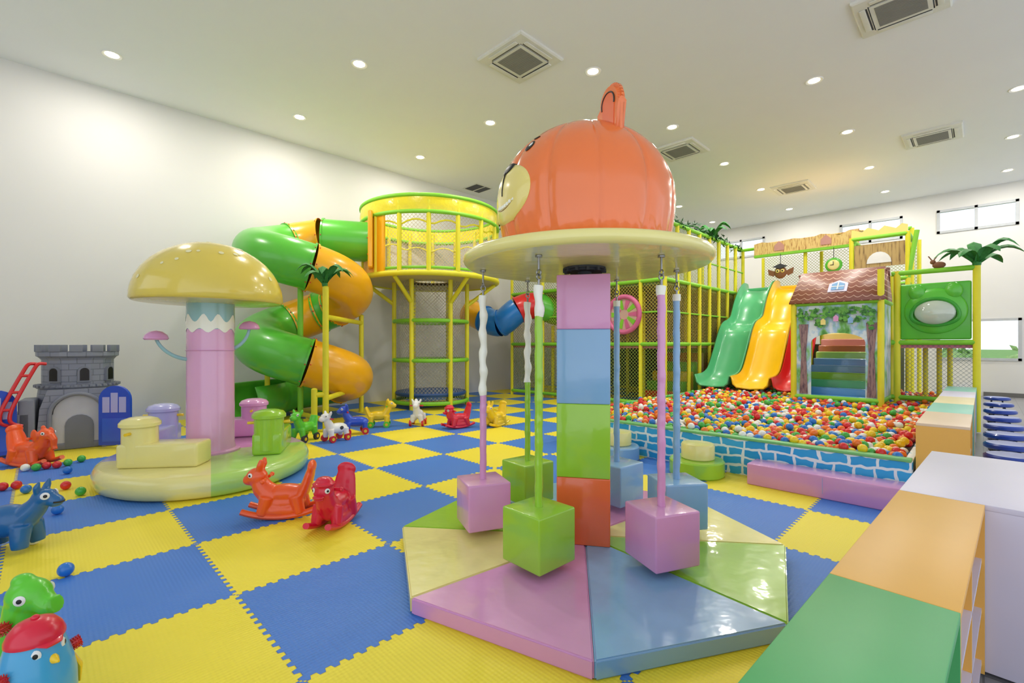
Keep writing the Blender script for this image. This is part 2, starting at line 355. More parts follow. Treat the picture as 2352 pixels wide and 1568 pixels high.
bm=NB(); box(bm,(-.12,0,-.012),(.28,.52,.008)); box(bm,(.18,0,-.012),(.2,.52,.008)); obj('opening',bm,m_black,t)

# ---------------------------------------------------------------- bear carousel
CX,CY=.525,3.41; BT=.09
t=thing('bear_carousel','bear topped soft play carousel with striped pillar, round canopy disc and octagonal padded base','carousel',cw(CX,CY),CR)
ang=[-97+45*k for k in range(8)]; wc=[(v_blue,'light blue'),(v_green,'green'),(v_cream,'cream'),(v_pink,'pink'),(v_blue,'light blue'),(v_green,'green'),(v_cream,'cream'),(v_pink,'pink')]
for k in range(8):
    a,b=R(ang[k]),R(ang[k]+45); bm=NB()
    pts=[Vector((0,0)),Vector((1.37*math.cos(a),1.37*math.sin(a))),Vector((1.37*math.cos(b),1.37*math.sin(b)))]
    c=sum(pts,Vector((0,0)))/3; pts=[(p.x+(c.x-p.x)*.003,p.y+(c.y-p.y)*.003) for p in pts]
    prism(bm,pts,BT); bmesh.ops.bevel(bm,geom=bm.edges[:],offset=.009,segments=3,affect='EDGES')
    o=obj('base_wedge',bm,wc[k][0],t); o['label']=wc[k][1]+' vinyl wedge'
for z0,z1,m_,l in ((BT,.551,v_orange,'orange'),(.551,1.059,v_green,'green'),(1.059,1.573,v_blue,'light blue'),(1.573,1.95,v_pink,'pink')):
    bm=NB(); box(bm,(0,0,(z0+z1)/2),(.365,.365,z1-z0),rz=R(-12),bev=.008); o=obj('pillar_block',bm,m_,t); o['label']=l+' pillar section'
bm=NB(); lathe(bm,[(.05,1.94),(.05,1.99),(.13,1.99),(.13,2.005),(.15,2.005),(.15,2.02),(0,2.02)],seg=24)
for k in range(12): box(bm,(.14*math.cos(k*PI/6),.14*math.sin(k*PI/6),2.0),(.03,.02,.03),rz=k*PI/6)
obj('bearing',bm,m_dark,t)
bm=NB(); pr=[(0,2.02),(.83,2.02)]+[(.83+.043*math.cos(R(a)),2.063+.043*math.sin(R(a))) for a in range(-80,91,17)]+[(0,2.106)]
lathe(bm,pr,seg=72); obj('canopy_disc',bm,v_cream,t,sharp=60)
HC=2.47; HT=.56; HB=2.10
def hr(z):
    if z<=HC:
        r_=.624*(1-.10*((HC-z)/(HC-HB))**2)
        if z<2.17: r_-=.09*((2.17-z)/.07)**2
        return r_
    s=min(1,(z-HC)/HT); return .624*max(0,(1-s*s))**.54
def hp(az,z,off=0,crease=True):
    r_=hr(z)+off
    if crease:
        d=abs(((az/30.0)+.5)%1-.5)*2
        r_-=.013*max(0,1-d*1.6)**2.2*min(1,(r_/.3))
        if d<.035: r_-=.005
        r_+=.004*math.sin(az*.9+z*23)*max(0,(2.35-z)/.25 if z<2.35 else 0)
    return Vector((r_*math.cos(R(az)),r_*math.sin(R(az)),z))
bm=NB(); zsr=[HB,2.115,2.13,2.15,2.18,2.22,2.27,2.33,2.4,2.47,2.54,2.61,2.68,2.74,2.79,2.84,2.88,2.915,2.945,2.97,2.99,3.005,3.017,3.025]; N=240; rws=[]
for z in zsr: rws.append([bm.verts.new(hp(360*j/N,z)) for j in range(N)])
for i in range(len(rws)-1):
    for j in range(N): bm.faces.new((rws[i][j],rws[i][(j+1)%N],rws[i+1][(j+1)%N],rws[i+1][j]))
tp=bm.verts.new((0,0,3.029))
for j in range(N): bm.faces.new((rws[-1][j],rws[-1][(j+1)%N],tp))
head=obj('bear_head',bm,v_bear,t,sharp=80)
FA=202
def patch(name,az0,z0,a,b,off,bul,m_,par,ring=8,n=40):
    bm=NB(); rs=[]
    for i in range(ring+1):
        rho=i/ring
        if i==0: rs.append([bm.verts.new(hp(az0,z0,off+bul,False))]); continue
        rs.append([bm.verts.new(hp(az0+a*rho*math.cos(2*PI*j/n),z0+b*rho*math.sin(2*PI*j/n),off+bul*math.sqrt(max(0,1-rho*rho)),False)) for j in range(n)])
    rs.append([bm.verts.new(hp(az0+a*math.cos(2*PI*j/n),z0+b*math.sin(2*PI*j/n),-.03,False)) for j in range(n)])
    for j in range(n):
        bm.faces.new((rs[0][0],rs[1][j],rs[1][(j+1)%n]))
        for i in range(1,len(rs)-1): bm.faces.new((rs[i][j],rs[i][(j+1)%n],rs[i+1][(j+1)%n],rs[i+1][j]))
    return obj(name,bm,m_,par,sharp=80)
patch('muzzle',FA,2.47,27,.19,.003,.010,v_muzzle,head)
patch('nose',FA+1,2.645,8,.035,.008,.012,m_black,head)
for s in (1,-1):
    patch('eye',FA+s*17,2.765,4.0,.038,.004,.003,m_black,head)
    patch('brow',FA+s*18,2.83,3.6,.009,.004,.003,m_black,head)
    patch('eye_highlight',FA+s*17+1,2.772,1.6,.016,.008,.002,v_white,head)
bm=NB(); sweep(bm,[hp(FA,2.63-.024*i,.014,False) for i in range(8)],.005,8)
obj('philtrum_line',bm,m_black,head)
bm=NB(); sweep(bm,[hp(FA-18+36*i/12,2.37+.0022*(abs(i-6))**2*.9,.012-.0002*(i-6)**2,False) for i in range(13)],.0025,8); obj('mouth_line',bm,m_brown,head)
bm=NB()
for i in range(-5,6):
    p=hp(FA+i*3,2.39+.0016*i*i,.011-.0003*i*i,False); box(bm,p,(.028,.01,.024),rz=R(FA+i*3+90),bev=.003)
obj('teeth',bm,v_white,head)
for s in (1,-1):
    az=R(FA+s*89); c=Vector((.36*math.cos(az),.36*math.sin(az),2.79))
    n_=Vector((math.cos(R(FA)),math.sin(R(FA)),0)); sd=Vector((-n_.y,n_.x,0))
    def earpts(wd,hh): return [(-wd*.85,0)]+[(wd*math.cos(R(180-a)),hh-wd+wd*1.0*math.sin(R(a))) for a in range(-20,201,12)]+[(wd*.85,0)]
    bm=NB(); prism(bm,earpts(.115,.37),.062,framem(c-n_*.031,sd,(0,0,1))); bmesh.ops.bevel(bm,geom=bm.edges[:],offset=.022,segments=4,affect='EDGES')
    e=obj('ear',bm,v_bear,head,sharp=60)
    bm=NB(); prism(bm,earpts(.07,.31),.004,framem(c+n_*.031,sd,(0,0,1))); obj('inner_ear',bm,v_orange,e)
    bm=NB(); sweep(bm,[c+n_*.035+sd*x+Vector((0,0,y)) for x,y in earpts(.07,.31)[1:-1]],.005,6); obj('ear_outline',bm,m_black,e)

def ringbm(bm,c,r,tr,axis):
    pts=[]
    for i in range(14):
        a=2*PI*i/14
        if axis=='y': pts.append((c[0]+r*math.cos(a),c[1],c[2]+r*math.sin(a)))
        else: pts.append((c[0],c[1]+r*math.cos(a),c[2]+r*math.sin(a)))
    sweep(bm,pts,tr,6,closed=True)
def hseat(dx,dy,m_,rz,wrap,label,pm=None):
    base=cw(CX+dx,CY+dy,.14); t=thing('hanging_seat',label,'carousel seat',base,CR+R(rz),'hanging carousel seats')
    bm=NB(); box(bm,(0,0,.165),(.32,.32,.33),bev=.012); obj('seat_block',bm,m_,t)
    top=1.83; zw=wrap-.14
    def tw(z0,z1,r0,amp):
        p=[];rr=[]; n=int((z1-z0)/.02)+1
        for i in range(n+1):
            z=z0+(z1-z0)*i/n; p.append((.004*amp*math.sin(z*30),.004*amp*math.cos(z*30),z)); rr.append(r0*(1+.14*amp*math.sin(z*46)+.03*math.sin(z*90)))
        return p,rr
    bm=NB(); p,rr=tw(.33,min(zw,top-.14),.025,.3); sweep(bm,p,rr,14); obj('pole',bm,pm or m_,t)
    bm=NB()
    if zw<top-.16: p,rr=tw(zw-.01,top-.14,.028,1.1); sweep(bm,p,rr,14)
    else: cyl(bm,(0,0,top-.18),(0,0,top-.13),.03)
    obj('pole_wrap',bm,v_white,t)['label']='white wrapped top of the pole'
    bm=NB(); cyl(bm,(0,0,top-.15),(0,0,top-.10),.008,seg=8); ringbm(bm,(0,0,top-.085),.018,.005,'y'); ringbm(bm,(0,0,top-.058),.018,.005,'x')
    cyl(bm,(0,0,top-.04),(0,0,top+.04),.007,seg=8); obj('hook',bm,m_metal,t)
    bm=NB(); lathe(bm,[(0,top+.036),(.022,top+.036),(.022,top+.048),(0,top+.048)],seg=16); obj('mounting_plate',bm,m_metal,t)
hseat(-.36,-.50,v_green,43,1.65,'green hanging cube seat nearest the viewer, in front of the pillar')
hseat(.40,-.49,v_pink,20,1.78,'pink hanging cube seat on the right side of the carousel')
hseat(.70,.10,v_blue,8,1.97,'light blue hanging cube seat behind the right pink seat')
hseat(.37,.62,v_blue,40,1.97,'light blue hanging cube seat half hidden behind the pillar')
hseat(-.39,.66,v_green,38,1.15,'green hanging cube seat at the back left of the carousel')
hseat(-.74,.10,v_pink,22,1.10,'pink hanging cube seat on the left side of the carousel')

# ---------------------------------------------------------------- mushroom carousel
t=thing('mushroom_carousel','mushroom shaped soft carousel with yellow cap, pink stem and oval padded base','carousel',cw(-3.50,5.48),CR+R(32.6))
ZB=.23
for a0,m_,l in ((-180,v_cream,'cream'),(-90,v_lgreen,'light green'),(0,v_pink,'pink'),(90,v_purple,'lilac')):
    bm=NB(); pr=[(0,0),(.93,0),(.98,.03),(1.0,.09),(1.0,.15),(.975,.205),(.93,ZB),(0,ZB)]
    lathe(bm,pr,seg=24,sx=1.04,sy=1.22,t0=a0,t1=a0+90); o=obj('base_cushion',bm,m_,t,sharp=60); o['label']=l+' vinyl quarter of the base'
bm=NB(); lathe(bm,[(.30,ZB),(.30,ZB+.02),(.255,ZB+.035),(.24,ZB+.1),(.238,1.70),(0,1.70)],seg=36); st=obj('stem',bm,v_stem,t)
bm=NB(); lathe(bm,[(.2395,1.64),(.2405,1.64),(.2405,1.95),(.2,1.95)],seg=36); obj('stem_band',bm,v_teal,st)
bm=NB(); n=72; lo=[];hi=[]
for j in range(n):
    a=2*PI*j/n; ww=.5+.5*math.sin(a*9+.6*math.sin(a*4)); lo.append(bm.verts.new((.2425*math.cos(a),.2425*math.sin(a),1.60+.05*(.5+.5*math.sin(a*9+1))))); hi.append(bm.verts.new((.2425*math.cos(a),.2425*math.sin(a),1.72+.09*ww)))
for j in range(n): bm.faces.new((lo[j],lo[(j+1)%n],hi[(j+1)%n],hi[j]))
obj('snow_trim',bm,v_white,st)
bm=NB(); sweep(bm,circ((0,0),.243,40,1.40),.006,6,closed=True); obj('cord',bm,v_pink,st)
RC=.755
bm=NB(); pr=[(0,1.93),(.25,1.93),(RC-.05,1.945)]+[(RC-.02,1.95),(RC,1.975)]+[(RC*math.cos(R(a)),1.98+.66*math.sin(R(a))) for a in (6,12,20,30,40,50,60,70,80)]+[(0,2.64)]
lathe(bm,pr,seg=64); cap=obj('mushroom_cap',bm,v_cap,t,sharp=50)
rs=random.Random(3)
for k in range(34):
    a=rs.uniform(0,2*PI); e=R(rs.choice((18,32,47,62,78))+rs.uniform(-5,5)); rr=rs.uniform(.015,.028)
    nrm=Vector((math.cos(e)*math.cos(a),math.cos(e)*math.sin(a),math.sin(e)*RC/.66)).normalized()
    c=Vector((RC*math.cos(e)*math.cos(a),RC*math.cos(e)*math.sin(a),1.98+.66*math.sin(e)))+nrm*.001
    x=nrm.orthogonal().normalized(); y=nrm.cross(x); bm=NB()
    prism(bm,[(rr*math.cos(2*PI*j/14),rr*math.sin(2*PI*j/14)) for j in range(14)],.003,framem(c-nrm*.001,x,y)); obj('cap_spot',bm,v_spot,cap)
for pts in ([(-.23,-.05,1.30),(-.36,-.08,1.32),(-.47,-.12,1.42),(-.50,-.13,1.53)],[(.23,0,1.42),(.32,-.02,1.46),(.38,-.03,1.56),(.39,-.03,1.66)]):
    P0=[Vector(p) for p in pts]; pp=[]
    for i in range(13):
        u_=i/12; pp.append(P0[0]*(1-u_)**3+P0[1]*3*u_*(1-u_)**2+P0[2]*3*u_*u_*(1-u_)+P0[3]*u_**3)
    bm=NB(); sweep(bm,pp,[.022-.006*i/12 for i in range(13)],10); s_=obj('side_stalk',bm,v_teal,t)
    bm=NB(); c=pp[-1]; lathe(bm,[(0,-.01),(.10,-.015),(.115,.0),(.10,.04),(.06,.075),(0,.09)],c=c,seg=24); obj('small_cap',bm,v_pink,s_)
def seat(a,b,m_,l):
    a=Vector(a);b=Vector(b); d=(b-a); L=d.length; rz=math.atan2(d.y,d.x); c=(a+b)/2
    bm=NB(); box(bm,(c.x,c.y,ZB+.12),(L+.28,.30,.24),rz=rz,bev=.03); s_=obj('bench',bm,m_,t); s_['label']=l+' padded bench'
    bm=NB(); lathe(bm,[(0,ZB+.05),(.155,ZB+.05),(.155,ZB+.43),(0,ZB+.43)],c=(a.x,a.y,0),seg=28); obj('post',bm,m_,s_)
    bm=NB(); lathe(bm,[(.165,ZB+.40),(.178,ZB+.41),(.178,ZB+.44),(.15,ZB+.475),(.09,ZB+.495),(0,ZB+.50)],c=(a.x,a.y,0),seg=28); obj('post_cap',bm,m_,s_)
    nx=Vector((-d.y,d.x,0)).normalized(); bm=NB(); cc=Vector((a.x,a.y,ZB+.35)); cyl(bm,cc-nx*.22,cc+nx*.22,.016,seg=10); obj('handle',bm,p_yellow,s_)
seat((-.61,-.39),(-.18,-.60),v_cream,'cream'); seat((.56,-.47),(.68,-.05),v_green,'green'); seat((.50,.84),(.16,.92),v_pink,'pink'); seat((-.50,.82),(-.64,.42),v_purple,'lilac')

# ---------------------------------------------------------------- cabinets
def cabinet(name,x0,x1,y0,y1,h,m_,label,loc,rz,m2=None,group=None,shelves=1):
    m2=m2 or m_; t=thing(name,label,'cabinet',loc,rz,group)
    bm=NB(); bx(bm,(x0,y0,h-.025),(x1,y1,h),bev=.002); obj('top_panel',bm,m_,t)
    for x in (x0,x1-.02):
        bm=NB(); bx(bm,(x,y0,0),(x+.02,y1,h-.025)); obj('side_panel',bm,m2,t)
    bm=NB(); bx(bm,(x0+.02,y1-.018,.0),(x1-.02,y1,h-.025)); obj('back_panel',bm,m2,t)
    bm=NB(); bx(bm,(x0+.02,y0+.01,.04),(x1-.02,y1-.018,.06)); obj('bottom_panel',bm,m_lav,t)
    for i in range(shelves):
        z=.06+(h-.085)*(i+1)/(shelves+1); bm=NB(); bx(bm,(x0+.02,y0+.01,z-.01),(x1-.02,y1-.018,z+.01)); obj('shelf',bm,m_lav,t)
    xm=(x0+x1)/2; bm=NB(); bx(bm,(xm-.01,y0+.01,.06),(xm+.01,y1-.018,h-.025)); obj('divider',bm,m2,t)
    return t
RZ=R(-2.2); loc0=(1.757,.343,0)
cabinet('low_cabinet',0,1.245,-.30,0,.75,m_lam_o,'orange topped low open shelf cabinet between the green and the white one',loc0,RZ,group='low shelf cabinets by the viewer',shelves=2)
cabinet('low_cabinet',-1.2,-.002,-.30,0,.75,m_lam_g,'green topped low cabinet nearest the viewer at bottom right',loc0,RZ,group='low shelf cabinets by the viewer',shelves=2)
t=thing('low_cabinet','white lavender low cabinet beyond the orange one, reaching the right edge','cabinet',loc0,RZ,'low shelf cabinets by the viewer')
bm=NB(); bx(bm,(1.25,-1.5,.725),(2.5,0,.75),bev=.002); obj('top_panel',bm,m_lav,t)
bm=NB(); bx(bm,(1.252,-1.49,.0),(2.49,-.002,.725),bev=.002); obj('body',bm,m_lav,t)
segs=[(5.68,6.75,m_lam_p,m_lam_o,'peach topped','nearest of the far row, orange end panel facing the viewer'),(6.75,7.8,m_lam_t,m_lam_t,'teal topped','second of the far row beside the ball pit'),(7.8,8.85,m_lam_c,m_lam_c,'cream topped','third of the far row beside the ball pit'),(8.85,9.9,m_lav,m_lav,'white topped','fourth of the far row beside the ball pit'),(9.9,11.0,m_lam_t,m_lam_t,'pale teal topped','farthest of the row beside the ball pit')]
for a,b,m1,m2,c,d in segs:
    cabinet('low_cabinet',0,b-a-.004,0,.36,.75,m1,'%s low cabinet, %s'%(c,d),(a,.08,0),0,m2=m2,group='low cabinets beside the ball pit')
protos=None
st_u=[6.2,6.9,7.65,8.45,9.35,10.35,11.5,12.8]; lab8=['nearest','second nearest','third nearest','fourth nearest','fifth nearest','sixth nearest','second farthest','farthest']
for i,u_ in enumerate(st_u):
    lab='blue round topped stool outside the cabinets, %s in its row'%lab8[i]
    if not protos:
        t=thing('stool',lab,'stool',(u_,-.18,-.02),0,'blue stools in a row'); protos=t
        bm=NB(); lathe(bm,[(0,.43),(.16,.43),(.185,.445),(.185,.475),(.165,.49),(0,.482)],seg=32); obj('seat',bm,m_stoolblue,t)
        for k in range(4):
            a=PI/4+k*PI/2; bm=NB(); cyl(bm,(.10*math.cos(a),.10*math.sin(a),.435),(.16*math.cos(a),.16*math.sin(a),0),.012,seg=10); obj('leg',bm,m_dark,t)
        bm=NB(); sweep(bm,circ((0,0),.135,24,.17),.007,6,closed=True); obj('foot_ring',bm,m_dark,t)
    else: dup(protos,(u_,-.18,-.02),0,lab,group='blue stools in a row')

# ---------------------------------------------------------------- ball pit
PU0,PU1,PV0,PV1=5.57,13.0,.46,4.6
t=thing('ball_pit','ball pit enclosure with a blue stone print padded wall','ball pit',(PU0,PV0,0))
bm=NB(); bx(bm,(PU0,PV0,0),(PU0+.08,PV1,.40),bev=.006); obj('front_wall',bm,m_stone,t,w=True)
for nm,a,b in (('side_wall',(PU0+.08,PV1-.08,0),(PU1,PV1,.40)),('side_wall',(PU0+.08,PV0,0),(PU1,PV0+.06,.40)),('back_wall',(PU1-.06,PV0+.06,0),(PU1,PV1-.08,.4))):
    bm=NB(); bx(bm,a,b,bev=.006); obj(nm,bm,m_stone,t,w=True)
bm=NB(); bx(bm,(PU0-.012,PV0,.395),(PU0+.10,PV1+.01,.425),bev=.008); bx(bm,(PU0+.1,PV1-.1,.395),(PU1,PV1+.01,.425),bev=.008); obj('edge_trim',bm,M('trim_teal_green',(120,196,120),.4),t,w=True)
bm=NB(); bx(bm,(PU0+.08,PV0+.06,.02),(PU1-.06,PV1-.08,.33)); obj('pit_shade_fill',bm,M('pit_shadow',(90,80,70),.8),t,w=True)  # raised block under the top balls, shade of the gaps put into its colour
bc=[(222,40,44),(244,122,30),(250,212,30),(70,180,70),(40,120,206),(244,244,238)]; bn=['red','orange','yellow','green','blue','white']
bw=[.2,.2,.17,.15,.13,.15]; bmats=[P('ball_'+n_,c) for n_,c in zip(bn,bc)]
rb=random.Random(11); br=.043; L=[]; u_=PU0+.13; rowi=0
while u_<PU1-.11:
    v_=PV0+.11+(rowi%2)*br
    while v_<PV1-.13:
        hz=.04*noise.noise(Vector((u_*1.3,v_*1.3,0)))+.02*math.sin(u_*1.1)
        L.append((u_+rb.uniform(-.012,.012),v_+rb.uniform(-.012,.012),.395+hz+rb.uniform(-.02,.025)+(.05 if rb.random()<.12 else 0)))
        v_+=br*2.02
    u_+=br*1.78; rowi+=1
L.sort(key=lambda p:p[0]**2+p[1]**2+(p[2]-H)**2)
bme=[]
for i,m_ in enumerate(bmats):
    bm=NB(); bmesh.ops.create_icosphere(bm,subdivisions=3,radius=br); me=bpy.data.meshes.new('ball'); bm.to_mesh(me); bm.free(); me.materials.append(m_)
    me.polygons.foreach_set('use_smooth',[True]*len(me.polygons)); bme.append(me)
for p in L[:300]:
    k=rb.choices(range(6),bw)[0]; o=bpy.data.objects.new('ball',bme[k]); COL.objects.link(o); o.location=p
    tag(o,'small %s plastic ball lying among the others in the ball pit'%bn[k],'ball','balls in the ball pit')
rest=L[300:]
bm=NB(); bmesh.ops.create_icosphere(bm,subdivisions=2,radius=br); bv=np.array([v.co[:] for v in bm.verts]); bf=np.array([[v.index for v in f.verts] for f in bm.faces]); bm.free()
n=len(rest); nv=len(bv); VV=(bv[None]+np.array(rest)[:,None]).reshape(-1,3); FF=(bf[None]+(np.arange(n)*nv)[:,None,None]).reshape(-1,3)
me=bpy.data.meshes.new('ball_filling'); me.vertices.add(len(VV)); me.vertices.foreach_set('co',VV.ravel()); me.loops.add(FF.size); me.loops.foreach_set('vertex_index',FF.ravel().astype(np.int32))
me.polygons.add(len(FF)); me.polygons.foreach_set('loop_start',(np.arange(len(FF))*3).astype(np.int32)); me.update(); me.validate()
me.polygons.foreach_set('use_smooth',[True]*len(me.polygons))
ca=me.color_attributes.new('Col','FLOAT_COLOR','POINT'); cc=np.array([lin(bc[rb.choices(range(6),bw)[0]]) for _ in range(n)]); ca.data.foreach_set('color',np.repeat(cc,nv,0).ravel())
m,nt,b=newmat('ball_mix'); at=nt.nodes.new('ShaderNodeAttribute'); at.attribute_name='Col'; nt.links.new(at.outputs['Color'],b.inputs['Base Color']); b.inputs['Roughness'].default_value=.3
me.materials.append(m); o=bpy.data.objects.new('ball_filling',me); COL.objects.link(o); o['kind']='stuff'; tag(o,'mass of coloured plastic balls filling the far part of the ball pit','balls')

o=thing('padded_bar','long pink padded bar on the mat along the ball pit wall','padded bar',(5.4,1.05,0)); bm=NB(); bx(bm,(5.25,.40,0),(5.54,1.76,.22),bev=.012); obj('cushion',bm,v_pink,o,w=True)
bm=NB(); bx(bm,(5.255,1.08,.05),(5.2475,1.085,.2)); obj('seam',bm,v_purple,o,w=True)
def rstep(u_,v_,ma,mb,lab):
    t=thing('round_step',lab,'step',(u_,v_,0),0,'two tier round steps'); bm=NB(); lathe(bm,[(0,0),(.28,0),(.295,.015),(.295,.16),(.28,.175),(0,.175)],seg=36); obj('lower_tier',bm,ma,t)
    bm=NB(); lathe(bm,[(0,.175),(.17,.175),(.18,.185),(.18,.33),(.17,.345),(0,.345)],c=(.03,0,0),seg=32); obj('upper_tier',bm,mb,t)
rstep(5.26,2.30,v_green,v_cream,'green and cream two tier round step against the stone print wall')
rstep(5.26,3.36,v_blue,v_cream,'blue and cream round step half hidden behind the carousel pillar')

# ---------------------------------------------------------------- net tower
TX,TY=-1.94,11.3; tc_=cw(TX,TY)
t=thing('net_tower','round yellow and green net climbing tower with wide basket on top','climbing tower',tc_,CR)
RL,RU,ZP,ZT=.86,1.58,2.95,4.55
for k in range(6):
    a=R(-120+60*k+10); bm=NB(); cyl(bm,(RL*math.cos(a),RL*math.sin(a),0),(RL*math.cos(a),RL*math.sin(a),ZP),.05); obj('post',bm,f_yel,t)
    bm=NB(); cyl(bm,(RL*math.cos(a),RL*math.sin(a),ZP-.55),(RU*.97*math.cos(a),RU*.97*math.sin(a),ZP-.04),.045); obj('brace',bm,f_yel,t)
for z in (1.1,2.0,.14):
    bm=NB(); sweep(bm,circ((0,0),RL,40,z),.045,10,closed=True); obj('ring',bm,f_grn,t)
bm=NB(); lathe(bm,[(0,.28),(RL-.04,.28),(RL-.02,.33),(RL-.04,.36),(0,.36)],seg=36); obj('trampoline',bm,M('tramp_blue',(40,80,140),.5),t)
n_grey=mat_net('net_grey',(170,164,146),.085,.06)
bm=NB(); netstrip(bm,circ((0,0),RL-.06,48,0,full=False),.14,ZP); obj('lower_net',bm,n_grey,t)
bm=NB(); sweep(bm,circ((0,0),RU,56,ZP),.06,10,closed=True); obj('platform_ring',bm,f_yel,t)
bm=NB(); lathe(bm,[(RL-.4,ZP-.03),(RU,ZP-.03),(RU,ZP+.04),(RL-.4,ZP+.04)],seg=48); obj('platform',bm,M('platform_pale',(206,190,130),.6),t)
bm=NB(); sweep(bm,circ((0,0),RU-.05,56,ZP+.12),.03,8,closed=True); obj('kick_rail',bm,f_grn,t)
for k in range(16):
    a=R(8+360*k/16); bm=NB(); cyl(bm,(RU*math.cos(a),RU*math.sin(a),ZP),(RU*math.cos(a),RU*math.sin(a),ZT-.1),.048); obj('basket_post',bm,f_yel,t)
for z in (ZT,ZT-.34):
    bm=NB(); sweep(bm,circ((0,0),RU+.02,64,z),.042,10,closed=True); obj('top_ring',bm,f_grn,t)
bm=NB(); lathe(bm,[(RU+.03,ZT-.32),(RU+.05,ZT-.2),(RU+.03,ZT-.03),(RU,ZT-.03),(RU,ZT-.32)],seg=64); obj('padded_band',bm,M('band_yellow',(238,220,40),.3,.3,bump=.6,bscale=14),t)
bm=NB(); netstrip(bm,circ((0,0),RU-.07,64,0,a0=-118,a1=198,full=False),ZP+.04,ZT-.34); obj('basket_net',bm,n_pale,t)
bm=NB(); lathe(bm,[(RU-.03,ZP+.05),(RU+.02,ZP+.05),(RU+.02,ZT-.36),(RU-.03,ZT-.36)],seg=14,t0=200,t1=242); obj('entry_wall',bm,p_tube_o,t)
bm=NB(); pts=[]
for i in range(84):
    a=2*PI*i/84; pts.append(((RU-.06)*math.cos(a),(RU-.06)*math.sin(a),3.95+.12*abs(math.sin(a*7+.3))))
sweep(bm,pts,.018,6,closed=True); obj('net_rope',bm,f_yel,t)

# ---------------------------------------------------------------- spiral slide
AX,AY=-4.06,9.30
t=thing('spiral_slide','green and amber spiral tube slide winding down beside the net tower','spiral slide',cw(AX,AY),CR)
key=[(90,3.72),(180,3.34),(270,2.98),(360,2.62),(450,2.18),(540,1.66),(630,1.25),(720,.86),(810,.60),(870,.50),(910,.46)]
def zth(a):
    for i in range(len(key)-1):
        if key[i][0]<=a<=key[i+1][0]:
            p0=key[max(i-1,0)][1];p1=key[i][1];p2=key[i+1][1];p3=key[min(i+2,len(key)-1)][1]; u=(a-key[i][0])/(key[i+1][0]-key[i][0])
            return .5*((2*p1)+(-p0+p2)*u+(2*p0-5*p1+4*p2-p3)*u*u+(-p0+3*p1-3*p2+p3)*u**3)
    return key[-1][1]
RH=.84; TR=.43
def hpt(a): return Vector((RH*math.cos(R(a)),RH*math.sin(R(a)),zth(a)))
ent=Vector((-3.12-AX,10.35-AY,3.70))
def seg(pts,m_,nm='tube_section'):
    bm=NB(); sweep(bm,pts,TR,32,caps=False,fixed=True); o=obj(nm,bm,m_,t,sharp=80)
    for e in (0,-1):
        p=pts[e]; q=pts[1] if e==0 else pts[-2]; d=(q-p).normalized()
        bm=NB(); sweep(bm,[p-d*.004,p+d*.03],TR+.022,32,fixed=True,caps=False); sweep(bm,[p+d*.03,p+d*.031],[TR+.022,TR-.01],32,fixed=True,caps=False)
        for k in range(8):
            x=d.orthogonal().normalized(); y=d.cross(x); a=2*PI*k/8; ell(bm,p+d*.018+(x*math.cos(a)+y*math.sin(a))*(TR+.024),(.012,.012,.012),u=8,v=6,mi=1)
        obj('flange',bm,[m_,p_redtrue],o)
seg([ent.lerp(hpt(90),i/6) for i in range(7)],p_tube_g)
for a,b,m_ in ((90,135,p_tube_o),(135,299,p_tube_g),(299,430,p_tube_o),(430,455,p_tube_g),(455,500,p_tube_o),(500,655,p_tube_g),(655,785,p_tube_o),(785,850,p_tube_g)):
    n=max(3,int((b-a)/7)); seg([hpt(a+(b-a)*i/n) for i in range(n+1)],m_)
bm=NB(); pts=[hpt(850+60*i/10) for i in range(11)]; d=(pts[-1]-pts[-2]).normalized(); pts+= [pts[-1]+Vector((d.x*.15*i-.02*i*i,d.y*.15*i,-.012*i)) for i in (1,2,3)]
sweep(bm,pts,[TR+.01*i for i in range(14)],20,caps=False,fixed=True,a0=150,a1=390); o=obj('exit_trough',bm,p_tube_g,t,sharp=80); sm=o.modifiers.new('s','SOLIDIFY'); sm.thickness=.03
bm=NB(); box(bm,(ent.x+.02,ent.y+.01,3.68),(.10,1.05,1.2),rz=R(15),bev=.03); obj('entry_panel',bm,p_tube_o,t)
def cpost(px,yt,py,m_,nm='support_post'):
    Y=1592/(py-790); X=(px-1176)/F*Y; z=H-(yt-790)/F*Y; bm=NB(); cyl(bm,(X-AX,Y-AY,0),(X-AX,Y-AY,z),.05); ell(bm,(X-AX,Y-AY,z),(.05,.05,.03)); obj(nm,bm,m_,t); return Vector((X-AX,Y-AY,0)),z
pA,zA=cpost(748,660,990,f_yel); pB,zB_=cpost(690,655,972,f_grn); pC,zC_=cpost(614,835,955,f_yel); pD,zD=cpost(722,895,992,f_yel); pE,zE=cpost(830,725,945,f_yel)
for p,q,z in ((pA,pE,1.93),(pA,pE,.55),(pD,pA,.62),(pB,pA,.18)):
    bm=NB(); cyl(bm,(p.x,p.y,z),(q.x,q.y,z),.045); obj('cross_bar',bm,f_yel,t)
